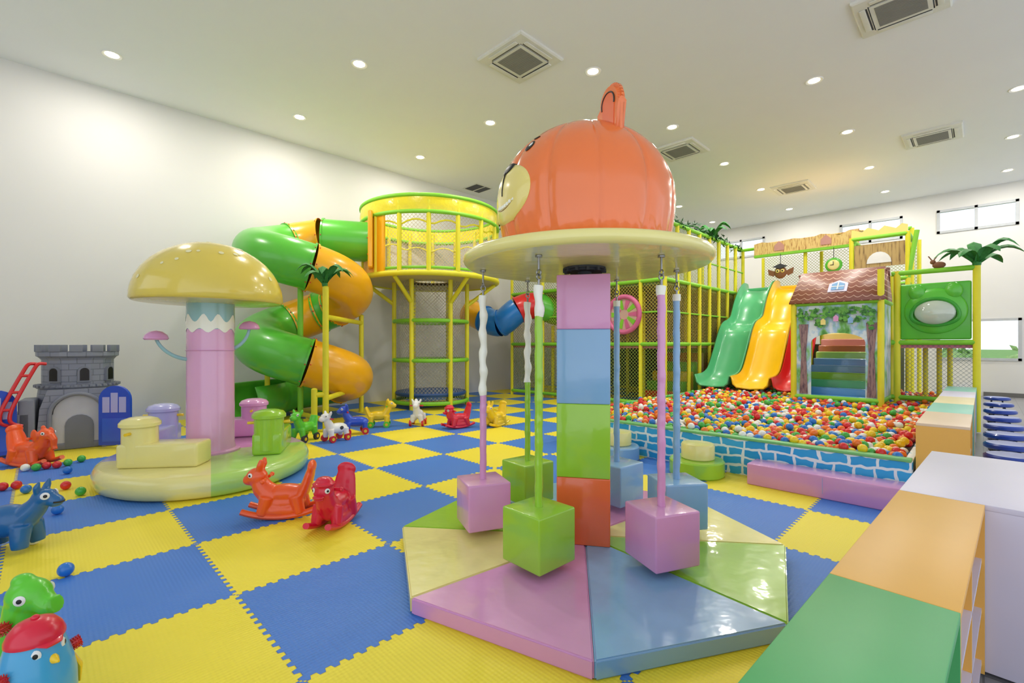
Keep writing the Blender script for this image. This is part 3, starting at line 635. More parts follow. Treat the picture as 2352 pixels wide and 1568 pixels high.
def palm(loc,label,s=1.0,n=9):
    t=thing('palm_topper',label,'artificial palm',loc,0,'artificial palm tops on the posts'); rs=random.Random(int(loc[0]*10))
    for k in range(n):
        a=2*PI*k/n+rs.uniform(-.2,.2); L_=s*rs.uniform(.42,.56); bm=NB(); up=rs.uniform(.7,1.5); prev=None
        for i in range(9):
            u=i/8; d=L_*u; z=s*.30*up*math.sin(u*PI*.7)-.16*s*u*u+.02; ww=.08*s*math.sin(PI*min(1,u*.92+.08))**.7
            c=Vector((d*math.cos(a),d*math.sin(a),z)); sd=Vector((-math.sin(a),math.cos(a),0))*ww
            cur=(bm.verts.new(c-sd-Vector((0,0,ww*.5))),bm.verts.new(c),bm.verts.new(c+sd-Vector((0,0,ww*.5))))
            if prev: bm.faces.new((prev[0],prev[1],cur[1],cur[0])); bm.faces.new((prev[1],prev[2],cur[2],cur[1]))
            prev=cur
        obj('frond',bm,m_dgreen,t,sharp=20)
    bm=NB(); ell(bm,(0,0,.02),(.05*s,.05*s,.06*s)); obj('crown',bm,m_dgreen,t)
palm(D(746,656,7.96),'green artificial palm top on the yellow post beside the spiral slide',.95)

# ---------------------------------------------------------------- main play frame
us=[9.8,11.0,12.2,13.4,14.6]; vs=[5.0,6.2,7.4,8.6,9.8]
t=thing('climbing_structure','large multi level netted play structure with yellow posts and green rails behind the carousel','play structure',(9.8,5.0,0))
ZD1,ZD2,ZTP=1.47,2.92,4.22
extra=[(14.6,1.2),(14.6,2.3),(14.6,3.4),(16.4,1.2),(16.4,3.4),(16.4,5.0),(13.2,1.15),(13.2,2.15),(10.4,5.0),(11.6,5.0),(12.8,5.0),(14.0,5.0),(9.8,5.6),(9.8,6.8),(9.8,8.0)]
for a in us:
    for b in vs:
        if a>12.5 and b>7: continue
        bm=NB(); cyl(bm,(a,b,0),(a,b,ZTP),.045,seg=12); obj('post',bm,f_yel,t,w=True)
for a,b in extra:
    bm=NB(); cyl(bm,(a,b,0),(a,b,ZTP if a not in(13.2,) else 3.9),.045,seg=12); obj('post',bm,f_yel,t,w=True)
def rail(p,q,m_=f_grn,r=.045,nm='rail'):
    bm=NB(); cyl(bm,p,q,r,seg=12); obj(nm,bm,m_,t,w=True)
for z in (ZD1,ZD2,ZTP,2.2,3.55):
    for p,q in (((9.8,5),(9.8,9.8)),((9.8,5),(14.6,5))): rail((p[0],p[1],z),(q[0],q[1],z),f_grn,.045 if z in(ZD1,ZD2,ZTP) else .02)
for z in (ZD2,ZTP): rail((14.6,1.2,z),(14.6,5,z))
for z in (.12,): rail((9.8,5,z),(9.8,9.8,z)); rail((9.8,5,z),(14.6,5,z))
for z,mm in ((ZD1,m_pinkdeck),(ZD2,m_deck)):
    bm=NB(); bx(bm,(9.85,5.05,z-.10),(14.6,9.8,z-.02)); obj('deck',bm,mm,t,w=True)
bm=NB(); bx(bm,(14.4,1.2,ZD2-.1),(16.4,5.0,ZD2-.02)); obj('deck',bm,m_deck,t,w=True)
for z0,z1,nm in ((ZD1,ZD2,n_yel),(ZD2,ZTP,n_green),(.1,ZD1,n_green)):
    bm=NB(); netstrip(bm,[(9.82,9.8,0),(9.82,5.02,0),(14.6,5.02,0)],z0,z1); obj('net_wall',bm,nm,t,w=True)
bm=NB(); netstrip(bm,[(12.4,9.8,0),(12.4,5.2,0)],ZD1,ZTP); obj('net_wall',bm,n_pale,t,w=True)
bm=NB(); netstrip(bm,[(11.1,9.8,0),(11.1,5.2,0)],ZD1,ZTP); obj('net_wall',bm,n_pale,t,w=True)
bm=NB(); netstrip(bm,[(16.4,5,0),(16.4,1.2,0),(14.6,1.2,0)],ZD2,ZTP); obj('net_wall',bm,n_green,t,w=True)
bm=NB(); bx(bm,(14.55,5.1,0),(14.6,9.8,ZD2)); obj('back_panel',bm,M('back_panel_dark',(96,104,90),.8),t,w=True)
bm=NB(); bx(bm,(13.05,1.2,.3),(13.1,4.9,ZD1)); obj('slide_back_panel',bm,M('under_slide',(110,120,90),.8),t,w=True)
m_hot=M('soft_magenta',(216,104,150),.4)
bm=NB(); pts=[(9.72,6.0+.42*math.cos(2*PI*i/40),2.17+.42*math.sin(2*PI*i/40)) for i in range(40)]; sweep(bm,pts,.055,12,closed=True); ro=obj('round_opening',bm,m_hot,t,w=True)
bm=NB(); sweep(bm,[(9.74,6,2.17),(9.78,6,2.17)],.38,36); ds=obj('wheel_disc',bm,M('pale_pink',(214,176,160),.5),ro,w=True)
for k in range(10):
    a=2*PI*k/10; bm=NB(); prism(bm,[(.12,-.03),(.34,-.06),(.34,.06),(.12,.03)],.02,framem((9.73,6.0,2.17),(0,math.cos(a),math.sin(a)),(0,-math.sin(a),math.cos(a)))); obj('wheel_segment',bm,m_hot if k%2 else f_grn,ds,w=True)
t2=thing('foam_steps','red and green foam steps on the lower level behind the ball pit','foam steps',(11.2,5.6,0))
for i in range(5):
    bm=NB(); bx(bm,(11.0+i*.32,5.3,0),(11.3+i*.32,6.3,.28+i*.24),bev=.02); obj('step',bm,[p_tube_r,p_tube_g,p_wave_y,p_tube_g,p_tube_r][i],t2,w=True)
t2=thing('small_slide','small red inner slide under the upper deck left of the wave slides','slide',(13.6,6.2,0))
def trough(bm,path,v0,wd,lip=.26):
    rows_=[]
    prof=[(-wd/2,lip),(-wd/2+.03,lip+.02),(-wd/2+.07,lip*.35),(-wd/2+.14,.02),(0,0),(wd/2-.14,.02),(wd/2-.07,lip*.35),(wd/2-.03,lip+.02),(wd/2,lip)]
    for i,p in enumerate(path):
        a=path[max(i-1,0)]; b=path[min(i+1,len(path)-1)]; tx,tz=b[0]-a[0],b[1]-a[1]; l=math.hypot(tx,tz); nx,nz=-tz/l,tx/l
        if nz<0: nx,nz=-nx,-nz
        rows_.append([bm.verts.new((p[0]+nx*h_,v0+y_,p[1]+nz*h_)) for y_,h_ in prof])
    for i in range(len(rows_)-1):
        for j in range(8): bm.faces.new((rows_[i][j],rows_[i][j+1],rows_[i+1][j+1],rows_[i+1][j]))
def spl(P_,n=8):
    out=[]
    for i in range(len(P_)-1):
        p0=P_[max(i-1,0)];p1=P_[i];p2=P_[i+1];p3=P_[min(i+2,len(P_)-1)]
        for k in range(n):
            u=k/n; out.append(tuple(.5*((2*p1[d])+(-p0[d]+p2[d])*u+(2*p0[d]-5*p1[d]+4*p2[d]-p3[d])*u*u+(-p0[d]+3*p1[d]-3*p2[d]+p3[d])*u**3) for d in range(len(p1))))
    out.append(tuple(P_[-1])); return out
bm=NB(); trough(bm,spl([(14.3,1.35),(13.8,1.1),(13.2,.4),(12.8,.15),(12.5,.12)]),5.75,.7); o=obj('chute',bm,p_tube_r,t2,w=True,sharp=80); o.modifiers.new('s','SOLIDIFY').thickness=.03
t2=thing('crawl_tube','multicoloured crawl tube linking the net tower to the play structure','crawl tube',D(1150,735,12.8))
kp=[D(1078,716,13.6),D(1112,732,13.3),D(1150,742,13.0),D(1190,712,12.9),D(1230,702,13.0),D(1290,720,13.2),D(1360,722,13.4)]
pth=[Vector(p) for p in spl([tuple(p) for p in kp],6)]
for i,m_ in enumerate((p_tube_o,p_tube_b,p_tube_b,p_tube_r,p_tube_g,p_tube_o)):
    bm=NB(); q=pth[i*6:i*6+7]; sweep(bm,q,.36,28,caps=False,fixed=True); o=obj('tube_section',bm,m_,t2,w=True,sharp=80)
    bm=NB(); d=(q[1]-q[0]).normalized(); sweep(bm,[q[0],q[0]+d*.05],.385,28,fixed=True); obj('flange',bm,m_,o,w=True)
for X_ in (D(1110,740,13.2),D(1270,720,13.1)):
    bm=NB(); cyl(bm,(X_.x,X_.y,0),(X_.x,X_.y,X_.z-.34),.045); obj('support_post',bm,f_yel,t2,w=True)
path=spl([(14.55,2.95),(14.2,2.93),(13.75,2.55),(13.4,2.05),(13.05,1.88),(12.7,1.75),(12.3,1.2),(11.9,.72),(11.5,.54),(11.0,.50)],7)
for v0,wd_,m_,c,pos in ((4.46,.82,p_wave_g,'green','left of the yellow one'),(3.63,.82,p_wave_y,'yellow','between the green and the red one'),(2.93,.56,p_tube_r,'red','beside the printed play house')):
    t2=thing('wave_slide','%s plastic wave slide dropping into the ball pit, %s'%(c,pos),'slide',(11,v0,.45),0,'wave slides into the ball pit')
    bm=NB(); trough(bm,path,v0,wd_,.24); o=obj('chute',bm,m_,t2,w=True,sharp=80); o.modifiers.new('s','SOLIDIFY').thickness=.03
    bm=NB(); box(bm,(14.5,v0,3.02),(.12,wd_-.1,.10),bev=.02); obj('start_lip',bm,m_,t2,w=True)

# roofs / signs
t2=thing('thatched_sign_roof','long thatch print roof board above the wave slides','roof board',(14.5,3.4,4.1))
bm=NB(); pts=[(2.2,4.0)]
for i in range(13): pts.append((2.2+2.45*i/12,4.30+.06*math.sin(i*1.9)+(.06 if i%3==0 else 0)))
pts.append((4.65,4.0)); prism(bm,pts,.04,framem((14.46,0,0),(0,1,0),(0,0,1))); obj('board',bm,m_thatch,t2,w=True)
for v_ in (2.9,4.0):
    bm=NB(); prism(bm,[(v_-.12,4.06),(v_+.12,4.06),(v_+.12,4.2),(v_,4.32),(v_-.12,4.2)],.02,framem((14.44,0,0),(0,1,0),(0,0,1))); obj('painted_cottage',bm,M('cottage_print',(206,150,140),.5),t2,w=True)
bm=NB(); bx(bm,(14.45,2.2,3.93),(14.55,4.65,4.0)); obj('lower_rail',bm,f_grn,t2,w=True)
bm=NB(); vv=[(14.52,2.2,4.3),(14.52,4.6,4.3),(16.3,4.6,4.6),(16.3,2.2,4.6)]; bm.faces.new([bm.verts.new(x) for x in vv]); o=obj('roof_sheet',bm,m_thatch,t2,w=True); o.modifiers.new('s','SOLIDIFY').thickness=.03
t2=thing('green_turret','green framed turret with wood print panel above the play house','turret',(13.2,1.65,2.9))
bm=NB()
for a,b in (((13.2,1.15,3.86),(13.2,2.15,3.86)),((13.2,1.15,3.86),(14.5,1.15,3.86)),((13.2,2.15,3.86),(14.5,2.15,3.86)),((13.2,1.15,2.9),(13.2,2.15,2.9)),((13.2,2.15,2.9),(13.5,2.15,3.86)),((13.2,1.15,2.9),(13.2,1.0,3.9))): cyl(bm,a,b,.045)
obj('frame',bm,f_grn,t2,w=True)
bm=NB(); bx(bm,(13.22,1.2,3.2),(13.25,2.1,3.72)); o=obj('wood_panel',bm,m_wood,t2,w=True)
bm=NB(); prism(bm,[(1.65+.22*math.cos(R(a)),3.28+.25*math.sin(R(a))) for a in range(0,181,20)],.01,framem((13.205,0,0),(0,1,0),(0,0,1))); obj('arched_window',bm,m_white,o,w=True)
bm=NB(); pts=[(1.15,3.9)]+[(1.15+i*.1,4.05+.05*math.sin(i*2.1)) for i in range(11)]+[(2.15,3.9)]; prism(bm,pts,.04,framem((13.2,0,0),(0,1,0),(0,0,1))); obj('cloud_board',bm,v_muzzle,t2,w=True)
t2=thing('owl_board','brown owl cutout board hanging above the wave slides','sign',(14.4,3.9,3.3))
bm=NB(); ell(bm,(14.4,3.95,3.44),(.04,.16,.17)); obj('owl_body',bm,m_brown,t2,w=True)
for s in (-1,1):
    bm=NB(); prism(bm,[(0,0),(s*.22,.10),(s*.20,-.06),(s*.08,-.12)],.03,framem((14.40,3.95+s*.1,3.46),(0,1,0),(0,0,1))); obj('wing',bm,m_brown,t2,w=True)
bm=NB(); prism(bm,[(3.76,3.60),(3.95,3.68),(4.14,3.60),(3.95,3.54)],.03,framem((14.34,0,0),(0,1,0),(0,0,1))); obj('flat_cap',bm,m_dark,t2,w=True)
for s in (-.06,.06):
    bm=NB(); ell(bm,(14.355,3.95+s,3.48),(.015,.05,.05)); e=obj('eye',bm,v_muzzle,t2,w=True); bm=NB(); ell(bm,(14.34,3.95+s,3.48),(.012,.022,.022)); obj('pupil',bm,m_black,e,w=True)
bm=NB(); cyl(bm,(14.4,3.95,3.6),(14.4,3.95,3.95),.008,seg=6); obj('cord',bm,m_dark,t2,w=True)
t2=thing('clock_board','round green clock cutout board beside the green turret','sign',(14.4,2.7,3.4))
bm=NB(); ell(bm,(14.4,2.72,3.5),(.03,.19,.19)); obj('rim',bm,p_tube_g,t2,w=True)
bm=NB(); ell(bm,(14.37,2.72,3.5),(.02,.13,.13)); o=obj('dial',bm,v_cream,t2,w=True)
bm=NB(); box(bm,(14.347,2.72,3.54),(.008,.015,.09)); box(bm,(14.347,2.75,3.5),(.008,.07,.015)); obj('hand',bm,m_black,o,w=True)
bm=NB(); cyl(bm,(14.4,2.72,3.68),(14.4,2.72,3.95),.008,seg=6); obj('cord',bm,m_dark,t2,w=True)

# play house
HU,HV0,HV1=10.4,1.27,2.62
t2=thing('play_house','small printed play house with brown shingle roof and arched doorway standing in the ball pit','play house',(HU,HV0,.35))
for a,b,z in ((HU,HV0,2.78),(HU,HV1,2.3),(11.6,HV0,2.78),(11.6,HV1,2.3)):
    bm=NB(); cyl(bm,(a,b,.0),(a,b,z),.05); obj('corner_post',bm,f_yel,t2,w=True)
for z in (.46,2.24):
    for p,q in (((HU,HV0),(HU,HV1)),((HU,HV0),(11.6,HV0)),((HU,HV1),(11.6,HV1))):
        bm=NB(); cyl(bm,(p[0],p[1],z),(q[0],q[1],z),.045); obj('frame_rail',bm,f_grn,t2,w=True)
va,vb=1.49,2.33; vm=(va+vb)/2; rd=(vb-va)/2
pts=[(HV0+.04,.5),(va,.5),(va,1.5)]+[(vm-rd*math.cos(R(a)),1.5+rd*.42*math.sin(R(a))) for a in range(15,180,15)]+[(vb,1.5),(vb,.5),(HV1-.04,.5),(HV1-.04,2.2),(HV0+.04,2.2)]
bm=NB(); prism(bm,pts,.03,framem((HU,0,0),(0,1,0),(0,0,1))); fp=obj('front_panel',bm,m_forest,t2,w=True)
rs=random.Random(5); kk=0
for k in range(95):
    a=rs.uniform(HV0+.1,HV1-.1); b=2.13-abs(rs.gauss(0,.16)); r_=rs.uniform(.025,.055)
    if b<1.80 and va-.05<a<vb+.05: continue
    kk+=1
    bm=NB(); prism(bm,[(a+r_*(1+.25*math.cos(j*2.5))*math.cos(j*PI/5+k),b+r_*.8*(1+.25*math.cos(j*2.5))*math.sin(j*PI/5+k)) for j in range(10)],.003,framem((HU-.016-.0004*kk,0,0),(0,1,0),(0,0,1))); obj('leaf_cluster',bm,m_leafp,fp,w=True)
for v_ in (1.40,2.45):
    bm=NB(); prism(bm,[(v_-.07,.52),(v_+.07,.52),(v_+.04,1.3),(v_+.08,1.85),(v_-.08,1.85),(v_-.04,1.3)],.006,framem((HU-.009,0,0),(0,1,0),(0,0,1))); obj('painted_trunk',bm,m_trunk,fp,w=True)
for a,b,m_ in ((1.70,1.90,v_blue),(2.12,1.88,v_muzzle),(1.92,1.94,v_pink)):
    bm=NB(); prism(bm,[(a-.04,b-.05),(a+.04,b-.05),(a+.04,b+.03),(a,b+.07),(a-.04,b+.03)],.004,framem((HU-.06,0,0),(0,1,0),(0,0,1))); obj('painted_cottage',bm,m_,fp,w=True)
for y_ in ((HV0-.01,HV0+.02),(HV1-.02,HV1+.01)):
    bm=NB(); bx(bm,(HU+.05,y_[0],.5),(11.55,y_[1],2.2)); obj('side_panel',bm,m_forest,t2,w=True)
bm=NB(); a=[(HU-.08,2.24),(11.0,2.88),(11.68,2.24)]
for i in range(2):
    p,q=a[i],a[i+1]; vsx=[(p[0],HV0-.06,p[1]),(p[0],HV1+.06,p[1]),(q[0],HV1+.0,q[1]),(q[0],HV0-.0,q[1])]; bm.faces.new([bm.verts.new(x) for x in vsx])
bm.faces.new([bm.verts.new(x) for x in ((HU-.05,HV1,2.26),(11.0,HV1,2.85),(11.66,HV1,2.26))]); bm.faces.new([bm.verts.new(x) for x in ((HU-.05,HV0,2.26),(11.0,HV0,2.85),(11.66,HV0,2.26))])
rf=obj('roof',bm,m_shingle,t2,w=True); rf.modifiers.new('s','SOLIDIFY').thickness=.03
cc=Vector((10.60,1.93,2.52)); m_=framem(cc,(0,1,0),(.68,0,.64)); n_=m_.to_3x3()@Vector((0,0,1)); off=-.03 if n_.x>0 else .03
bm=NB(); prism(bm,[(-.15,-.14),(.15,-.14),(.15,.1),(0,.2),(-.15,.1)],.012,Matrix.Translation(n_*off*1.2)@m_); wd=obj('roof_window',bm,m_lav,t2,w=True)
bm=NB(); prism(bm,[(-.1,-.1),(.1,-.1),(.1,.07),(0,.13),(-.1,.07)],.004,Matrix.Translation(n_*off*1.65)@m_); obj('pane',bm,v_blue,wd,w=True)
bm=NB(); prism(bm,[(-.01,-.1),(.01,-.1),(.01,.12),(-.01,.12)],.004,Matrix.Translation(n_*off*1.85)@m_); prism(bm,[(-.1,-.02),(.1,-.02),(.1,0),(-.1,0)],.004,Matrix.Translation(n_*off*1.85)@m_); obj('mullion',bm,m_white,wd,w=True)
t2=thing('foam_staircase','rainbow padded stairs seen through the play house doorway','stairs',(10.7,1.9,.4))
cs=[V('vinyl_mid_blue',(90,176,230)),V('vinyl_mid_blue2',(90,160,220)),p_wave_g,v_green,v_blue,v_blue,v_lgreen,V('vinyl_rust',(196,110,80)),V('vinyl_rose',(214,140,130)),v_muzzle]
for i in range(10):
    bm=NB(); bx(bm,(10.50+i*.22,HV0+.06,.36),(10.50+(i+1)*.22,HV1-.06,.50+i*.135),bev=.025); obj('stair',bm,cs[i],t2,w=True)

# green face panel bay
t2=thing('bubble_panel_bay','green moulded animal face panel with clear bubble window on yellow posts','play panel',(11.1,.1,0))
PU=11.1
for v_,z in ((.08,2.80),(1.12,2.8)):
    bm=NB(); cyl(bm,(PU,v_,0),(PU,v_,z),.05); obj('post',bm,f_yel,t2,w=True)
for v_ in (.45,.6,.8):
    bm=NB(); cyl(bm,(PU+1.1,v_,0),(PU+1.1,v_,1.5),.04); obj('rear_post',bm,f_yel,t2,w=True)
for z in (2.76,1.50,.5):
    bm=NB(); cyl(bm,(PU,.08,z),(PU,1.2,z),.045); obj('rail',bm,f_grn,t2,w=True)
bm=NB(); cyl(bm,(PU,.08,2.76),(12.6,.08,2.76),.04); obj('rail',bm,f_grn,t2,w=True)
bm=NB(); cyl(bm,(PU,.08,1.5),(12.6,.08,1.5),.04); obj('rail',bm,f_grn,t2,w=True)
bm=NB(); bx(bm,(PU+.05,.1,1.40),(12.6,1.15,1.47)); obj('deck',bm,m_pinkdeck,t2,w=True)
bm=NB(); bx(bm,(PU,.14,1.55),(PU+.06,1.08,2.55),bev=.03); pn=obj('panel',bm,p_tube_g,t2,w=True)
vc,zc=.60,2.03
bm=NB(); ell(bm,(PU-.01,vc,zc+.02),(.10,.42,.40),u=32,v=20)
for s in (-1,1): ell(bm,(PU-.03,vc+s*.24,zc+.36),(.07,.12,.14),u=16,v=10)
obj('animal_face',bm,p_tube_g,pn,w=True,sharp=80)
bm=NB(); pts=[]
for i in range(40):
    a=2*PI*i/40; pts.append((PU-.10,vc+.31*math.cos(a),zc+.23*math.sin(a)-.05*abs(math.cos(a))**3))
sweep(bm,pts,.032,8,closed=True); obj('mouth_rim',bm,M('rim_dark_green',(60,160,50),.3),pn,w=True)
bm=NB(); ell(bm,(PU-.11,vc,zc-.01),(.13,.275,.21),u=28,v=16); obj('bubble_window',bm,M('bubble',(196,208,190),.05,1.0),pn,w=True)
bm=NB(); netstrip(bm,[(PU+.02,.1,0),(PU+.02,1.15,0)],.5,1.45); netstrip(bm,[(PU+.02,.08,0),(12.6,.08,0)],.1,1.45); obj('lower_net',bm,n_dark,t2,w=True)
t3=thing('deer_ornament','small brown antlered ornament on top of the green panel','ornament',(PU,.55,2.80))
bm=NB(); ell(bm,(0,0,.05),(.05,.09,.06)); ell(bm,(0,.08,.11),(.035,.04,.04)); obj('figure',bm,m_brown,t3)
for q in ((0,.14,.22),(0,.02,.22)):
    bm=NB(); cyl(bm,(0,.08,.12),q,.01,seg=6); obj('antler',bm,m_brown,t3)
palm((PU,.08,2.80),'green artificial palm top on the yellow post right of the green panel',1.15)
palm((12.4,5.0,4.25),'green artificial palm top above the garland at the play structure',1.0)
t2=thing('leaf_garland','leafy green garland draped along the top rail of the play structure','garland',(9.8,5.0,4.3))
pth=[]
for p,q in (((8.0,8.4,4.4),(9.8,5.0,4.42)),((9.8,5.0,4.42),(14.6,5.0,4.3))):
    for i in range(20):
        u=i/20; pp_=Vector(p).lerp(Vector(q),u); pp_.z-=.12*abs(math.sin(u*PI*3)); pth.append(pp_)
bm=NB(); sweep(bm,pth,.02,6); rs=random.Random(2); vine=obj('vine',bm,m_dgreen,t2,w=True)
bm=NB()
for p in pth:
    for k in range(9):
        c=p+Vector((rs.uniform(-.1,.1),rs.uniform(-.1,.1),rs.uniform(-.1,.08))); x=Vector((rs.uniform(-1,1),rs.uniform(-1,1),rs.uniform(-1,1))).normalized(); y=x.orthogonal().normalized()
        bm.faces.new([bm.verts.new(c+x*a_+y*b_) for a_,b_ in ((-.07,0),(0,.035),(.07,0),(0,-.035))])
obj('leaves',bm,M('vine_leaf',(30,84,40),.6,var=.3,scale=20),t2,w=True,kind='stuff')

# ---------------------------------------------------------------- castle
t=thing('toy_castle','grey plastic toy castle tower with blue doors and red slide rails','toy castle',cw(-6.45,7.02),R(-6))
bm=NB(); lathe(bm,[(0,0),(.50,0),(.47,.5),(.43,.85),(.40,.88),(.40,1.24),(.43,1.28),(.46,1.30),(.46,1.36),(.42,1.36),(.42,1.28),(0,1.28)],seg=16); tw=obj('tower',bm,m_castle,t,sharp=18)
for k in range(12):
    a=2*PI*k/12; bm=NB(); box(bm,(.44*math.cos(a),.44*math.sin(a),1.41),(.05,.14,.10),rz=a,bev=.006); obj('merlon',bm,m_grey,tw)
bm=NB()
for k in range(36): a=2*PI*k/36; box(bm,(.445*math.cos(a),.445*math.sin(a),.875),(.07,.04,.035),rz=a,bev=.004)
sweep(bm,circ((0,0),.43,40,.86),.03,8,closed=True); obj('string_course',bm,m_grey,tw)
arch=lambda w_,h_:[(-w_,0),(w_,0)]+[(w_*math.cos(R(q)),h_-w_+w_*math.sin(R(q))) for q in range(0,181,20)]
for a in (-125,-78,-30):
    d=Vector((math.cos(R(a)),math.sin(R(a)),0)); sd=Vector((-d.y,d.x,0))
    bm=NB(); prism(bm,arch(.075,.22),.03,framem(d*.39+Vector((0,0,.93)),sd,(0,0,1))); o=obj('window_surround',bm,m_grey,tw)
    bm=NB(); prism(bm,arch(.05,.18),.012,framem(d*.415+Vector((0,0,.95)),sd,(0,0,1))); obj('window_opening',bm,m_black,o)
def archwall(bm,w_,h_,aw,ah,th,m_):
    pts=[(-w_,0),(-aw,0),(-aw,ah-aw)]+[(-aw*math.cos(R(q)),ah-aw+aw*math.sin(R(q))) for q in range(15,180,15)]+[(aw,ah-aw),(aw,0),(w_,0),(w_*.9,h_*.7),(w_*.72,h_),(-w_*.72,h_),(-w_*.9,h_*.7)]
    prism(bm,pts,th,m_)
bm=NB(); archwall(bm,.42,.84,.26,.76,.10,framem((.02,-.46,0),(1,0,0),(0,0,1))); obj('front_arch',bm,m_castle,t)
bm=NB(); sweep(bm,[(-.26,-.575,0),(-.26,-.575,.25)]+[(.02-.28*math.cos(R(q)),-.575,.50+.28*math.sin(R(q))) for q in range(0,181,12)]+[(.30,-.575,.25),(.30,-.575,0)],.026,8); obj('arch_trim',bm,m_grey,t)
bm=NB(); bx(bm,(-.24,-.52,.02),(.28,-.505,.5)); prism(bm,[(.02+.25*math.cos(R(q)),.5+.25*math.sin(R(q))) for q in range(0,181,15)],.015,framem((0,-.505,0),(1,0,0),(0,0,1))); pi=obj('portal_interior',bm,M('portal_pale_grey',(196,198,206),.8),t)  # pale grey plate filling the front arch
bm=NB(); prism(bm,arch(.15,.46),.01,framem((.04,-.522,.02),(1,0,0),(0,0,1))); obj('portal_opening',bm,M('portal_grey',(120,124,134),.7),pi)
for i in range(4):
    bm=NB(); box(bm,(-.48-.05*i,-.34,.36-.085*i),(.16+.02*i,.50,.72-.17*i),bev=.02); obj('climbing_step',bm,m_grey,t)
for sx,rz in ((1,-30),(-1,30)):
    M_=framem((.27 if sx>0 else -.56,-.62,.04),(math.cos(R(rz))*sx,math.sin(R(rz))*sx,0),(0,0,1)); nz_=M_.to_3x3()@Vector((0,0,1)); fs=1 if nz_.y<0 else -1
    bm=NB(); prism(bm,[(0,0),(.40,0),(.40,.64)]+[(.20+.20*math.cos(R(q)),.64+.20*math.sin(R(q))) for q in range(15,180,15)]+[(0,.64)],.045,M_); dr=obj('door',bm,p_blue,t)
    o_=.046 if fs>0 else -.004
    for a,b,z2 in ((.05,.14,.68),(.155,.245,.74),(.26,.35,.68)):
        bm=NB(); prism(bm,[(a,.46),(b,.46),(b,z2),(a,z2)],.004,Matrix.Translation(nz_*o_)@M_); obj('door_opening',bm,v_purple,dr)
    bm=NB(); prism(bm,[(.05,.05),(.35,.05),(.35,.38),(.05,.38)],.008,Matrix.Translation(nz_*(o_ if fs>0 else -.008))@M_); obj('door_panel',bm,P('door_blue_light',(50,98,214)),dr)
for dx in (0,-.09):
    bm=NB(); sweep(bm,spl([(-.30+dx,-.50,1.20),(-.37+dx,-.54,1.20),(-.42+dx,-.58,1.10),(-.52+dx,-.66,.84),(-.60+dx,-.72,.60),(-.60+dx,-.73,.46),(-.50+dx,-.70,.40)],4),.022,10); obj('slide_rail',bm,p_redtrue,t)
for z,x,y in ((1.05,-.44,-.60),(.84,-.52,-.66),(.62,-.595,-.715)):
    bm=NB(); cyl(bm,(x,y,z),(x-.09,y,z),.018); obj('rung',bm,p_redtrue,t)
bm=NB(); box(bm,(0,0,.05),(1.05,1.06,.10),bev=.02); obj('base',bm,m_grey,t)

# ---------------------------------------------------------------- ride-on toys
def eyes(par,pts,r_,fwd=(1,0,0)):
    f=Vector(fwd)
    for p in pts:
        p=Vector(p); n_=(Vector((f.x*.45,1 if p.y>0 else -1,.05))).normalized()
        bm=NB(); m_=n_.to_track_quat('Z','Y').to_matrix().to_4x4(); m_.translation=p
        lathe(bm,[(0,r_*.35),(r_*.6,r_*.3),(r_,0),(r_*.9,-r_*.3)],seg=18); bm.transform(m_); e=obj('eye',bm,p_white,par)
        bm=NB(); lathe(bm,[(0,r_*.5),(r_*.45,r_*.36),(r_*.5,r_*.2),(0,r_*.1)],c=(r_*.1,0,0),seg=14); bm.transform(m_); obj('pupil',bm,m_black,e)
def rails(t,m_,hl=.31,y=.10):
    for s in (-1,1):
        bm=NB(); sweep(bm,[(x*hl/10,s*y,.026+.06*(x/10)**2) for x in range(-10,11)],.026,10,sx=1.2); obj('rocker_rail',bm,m_,t)
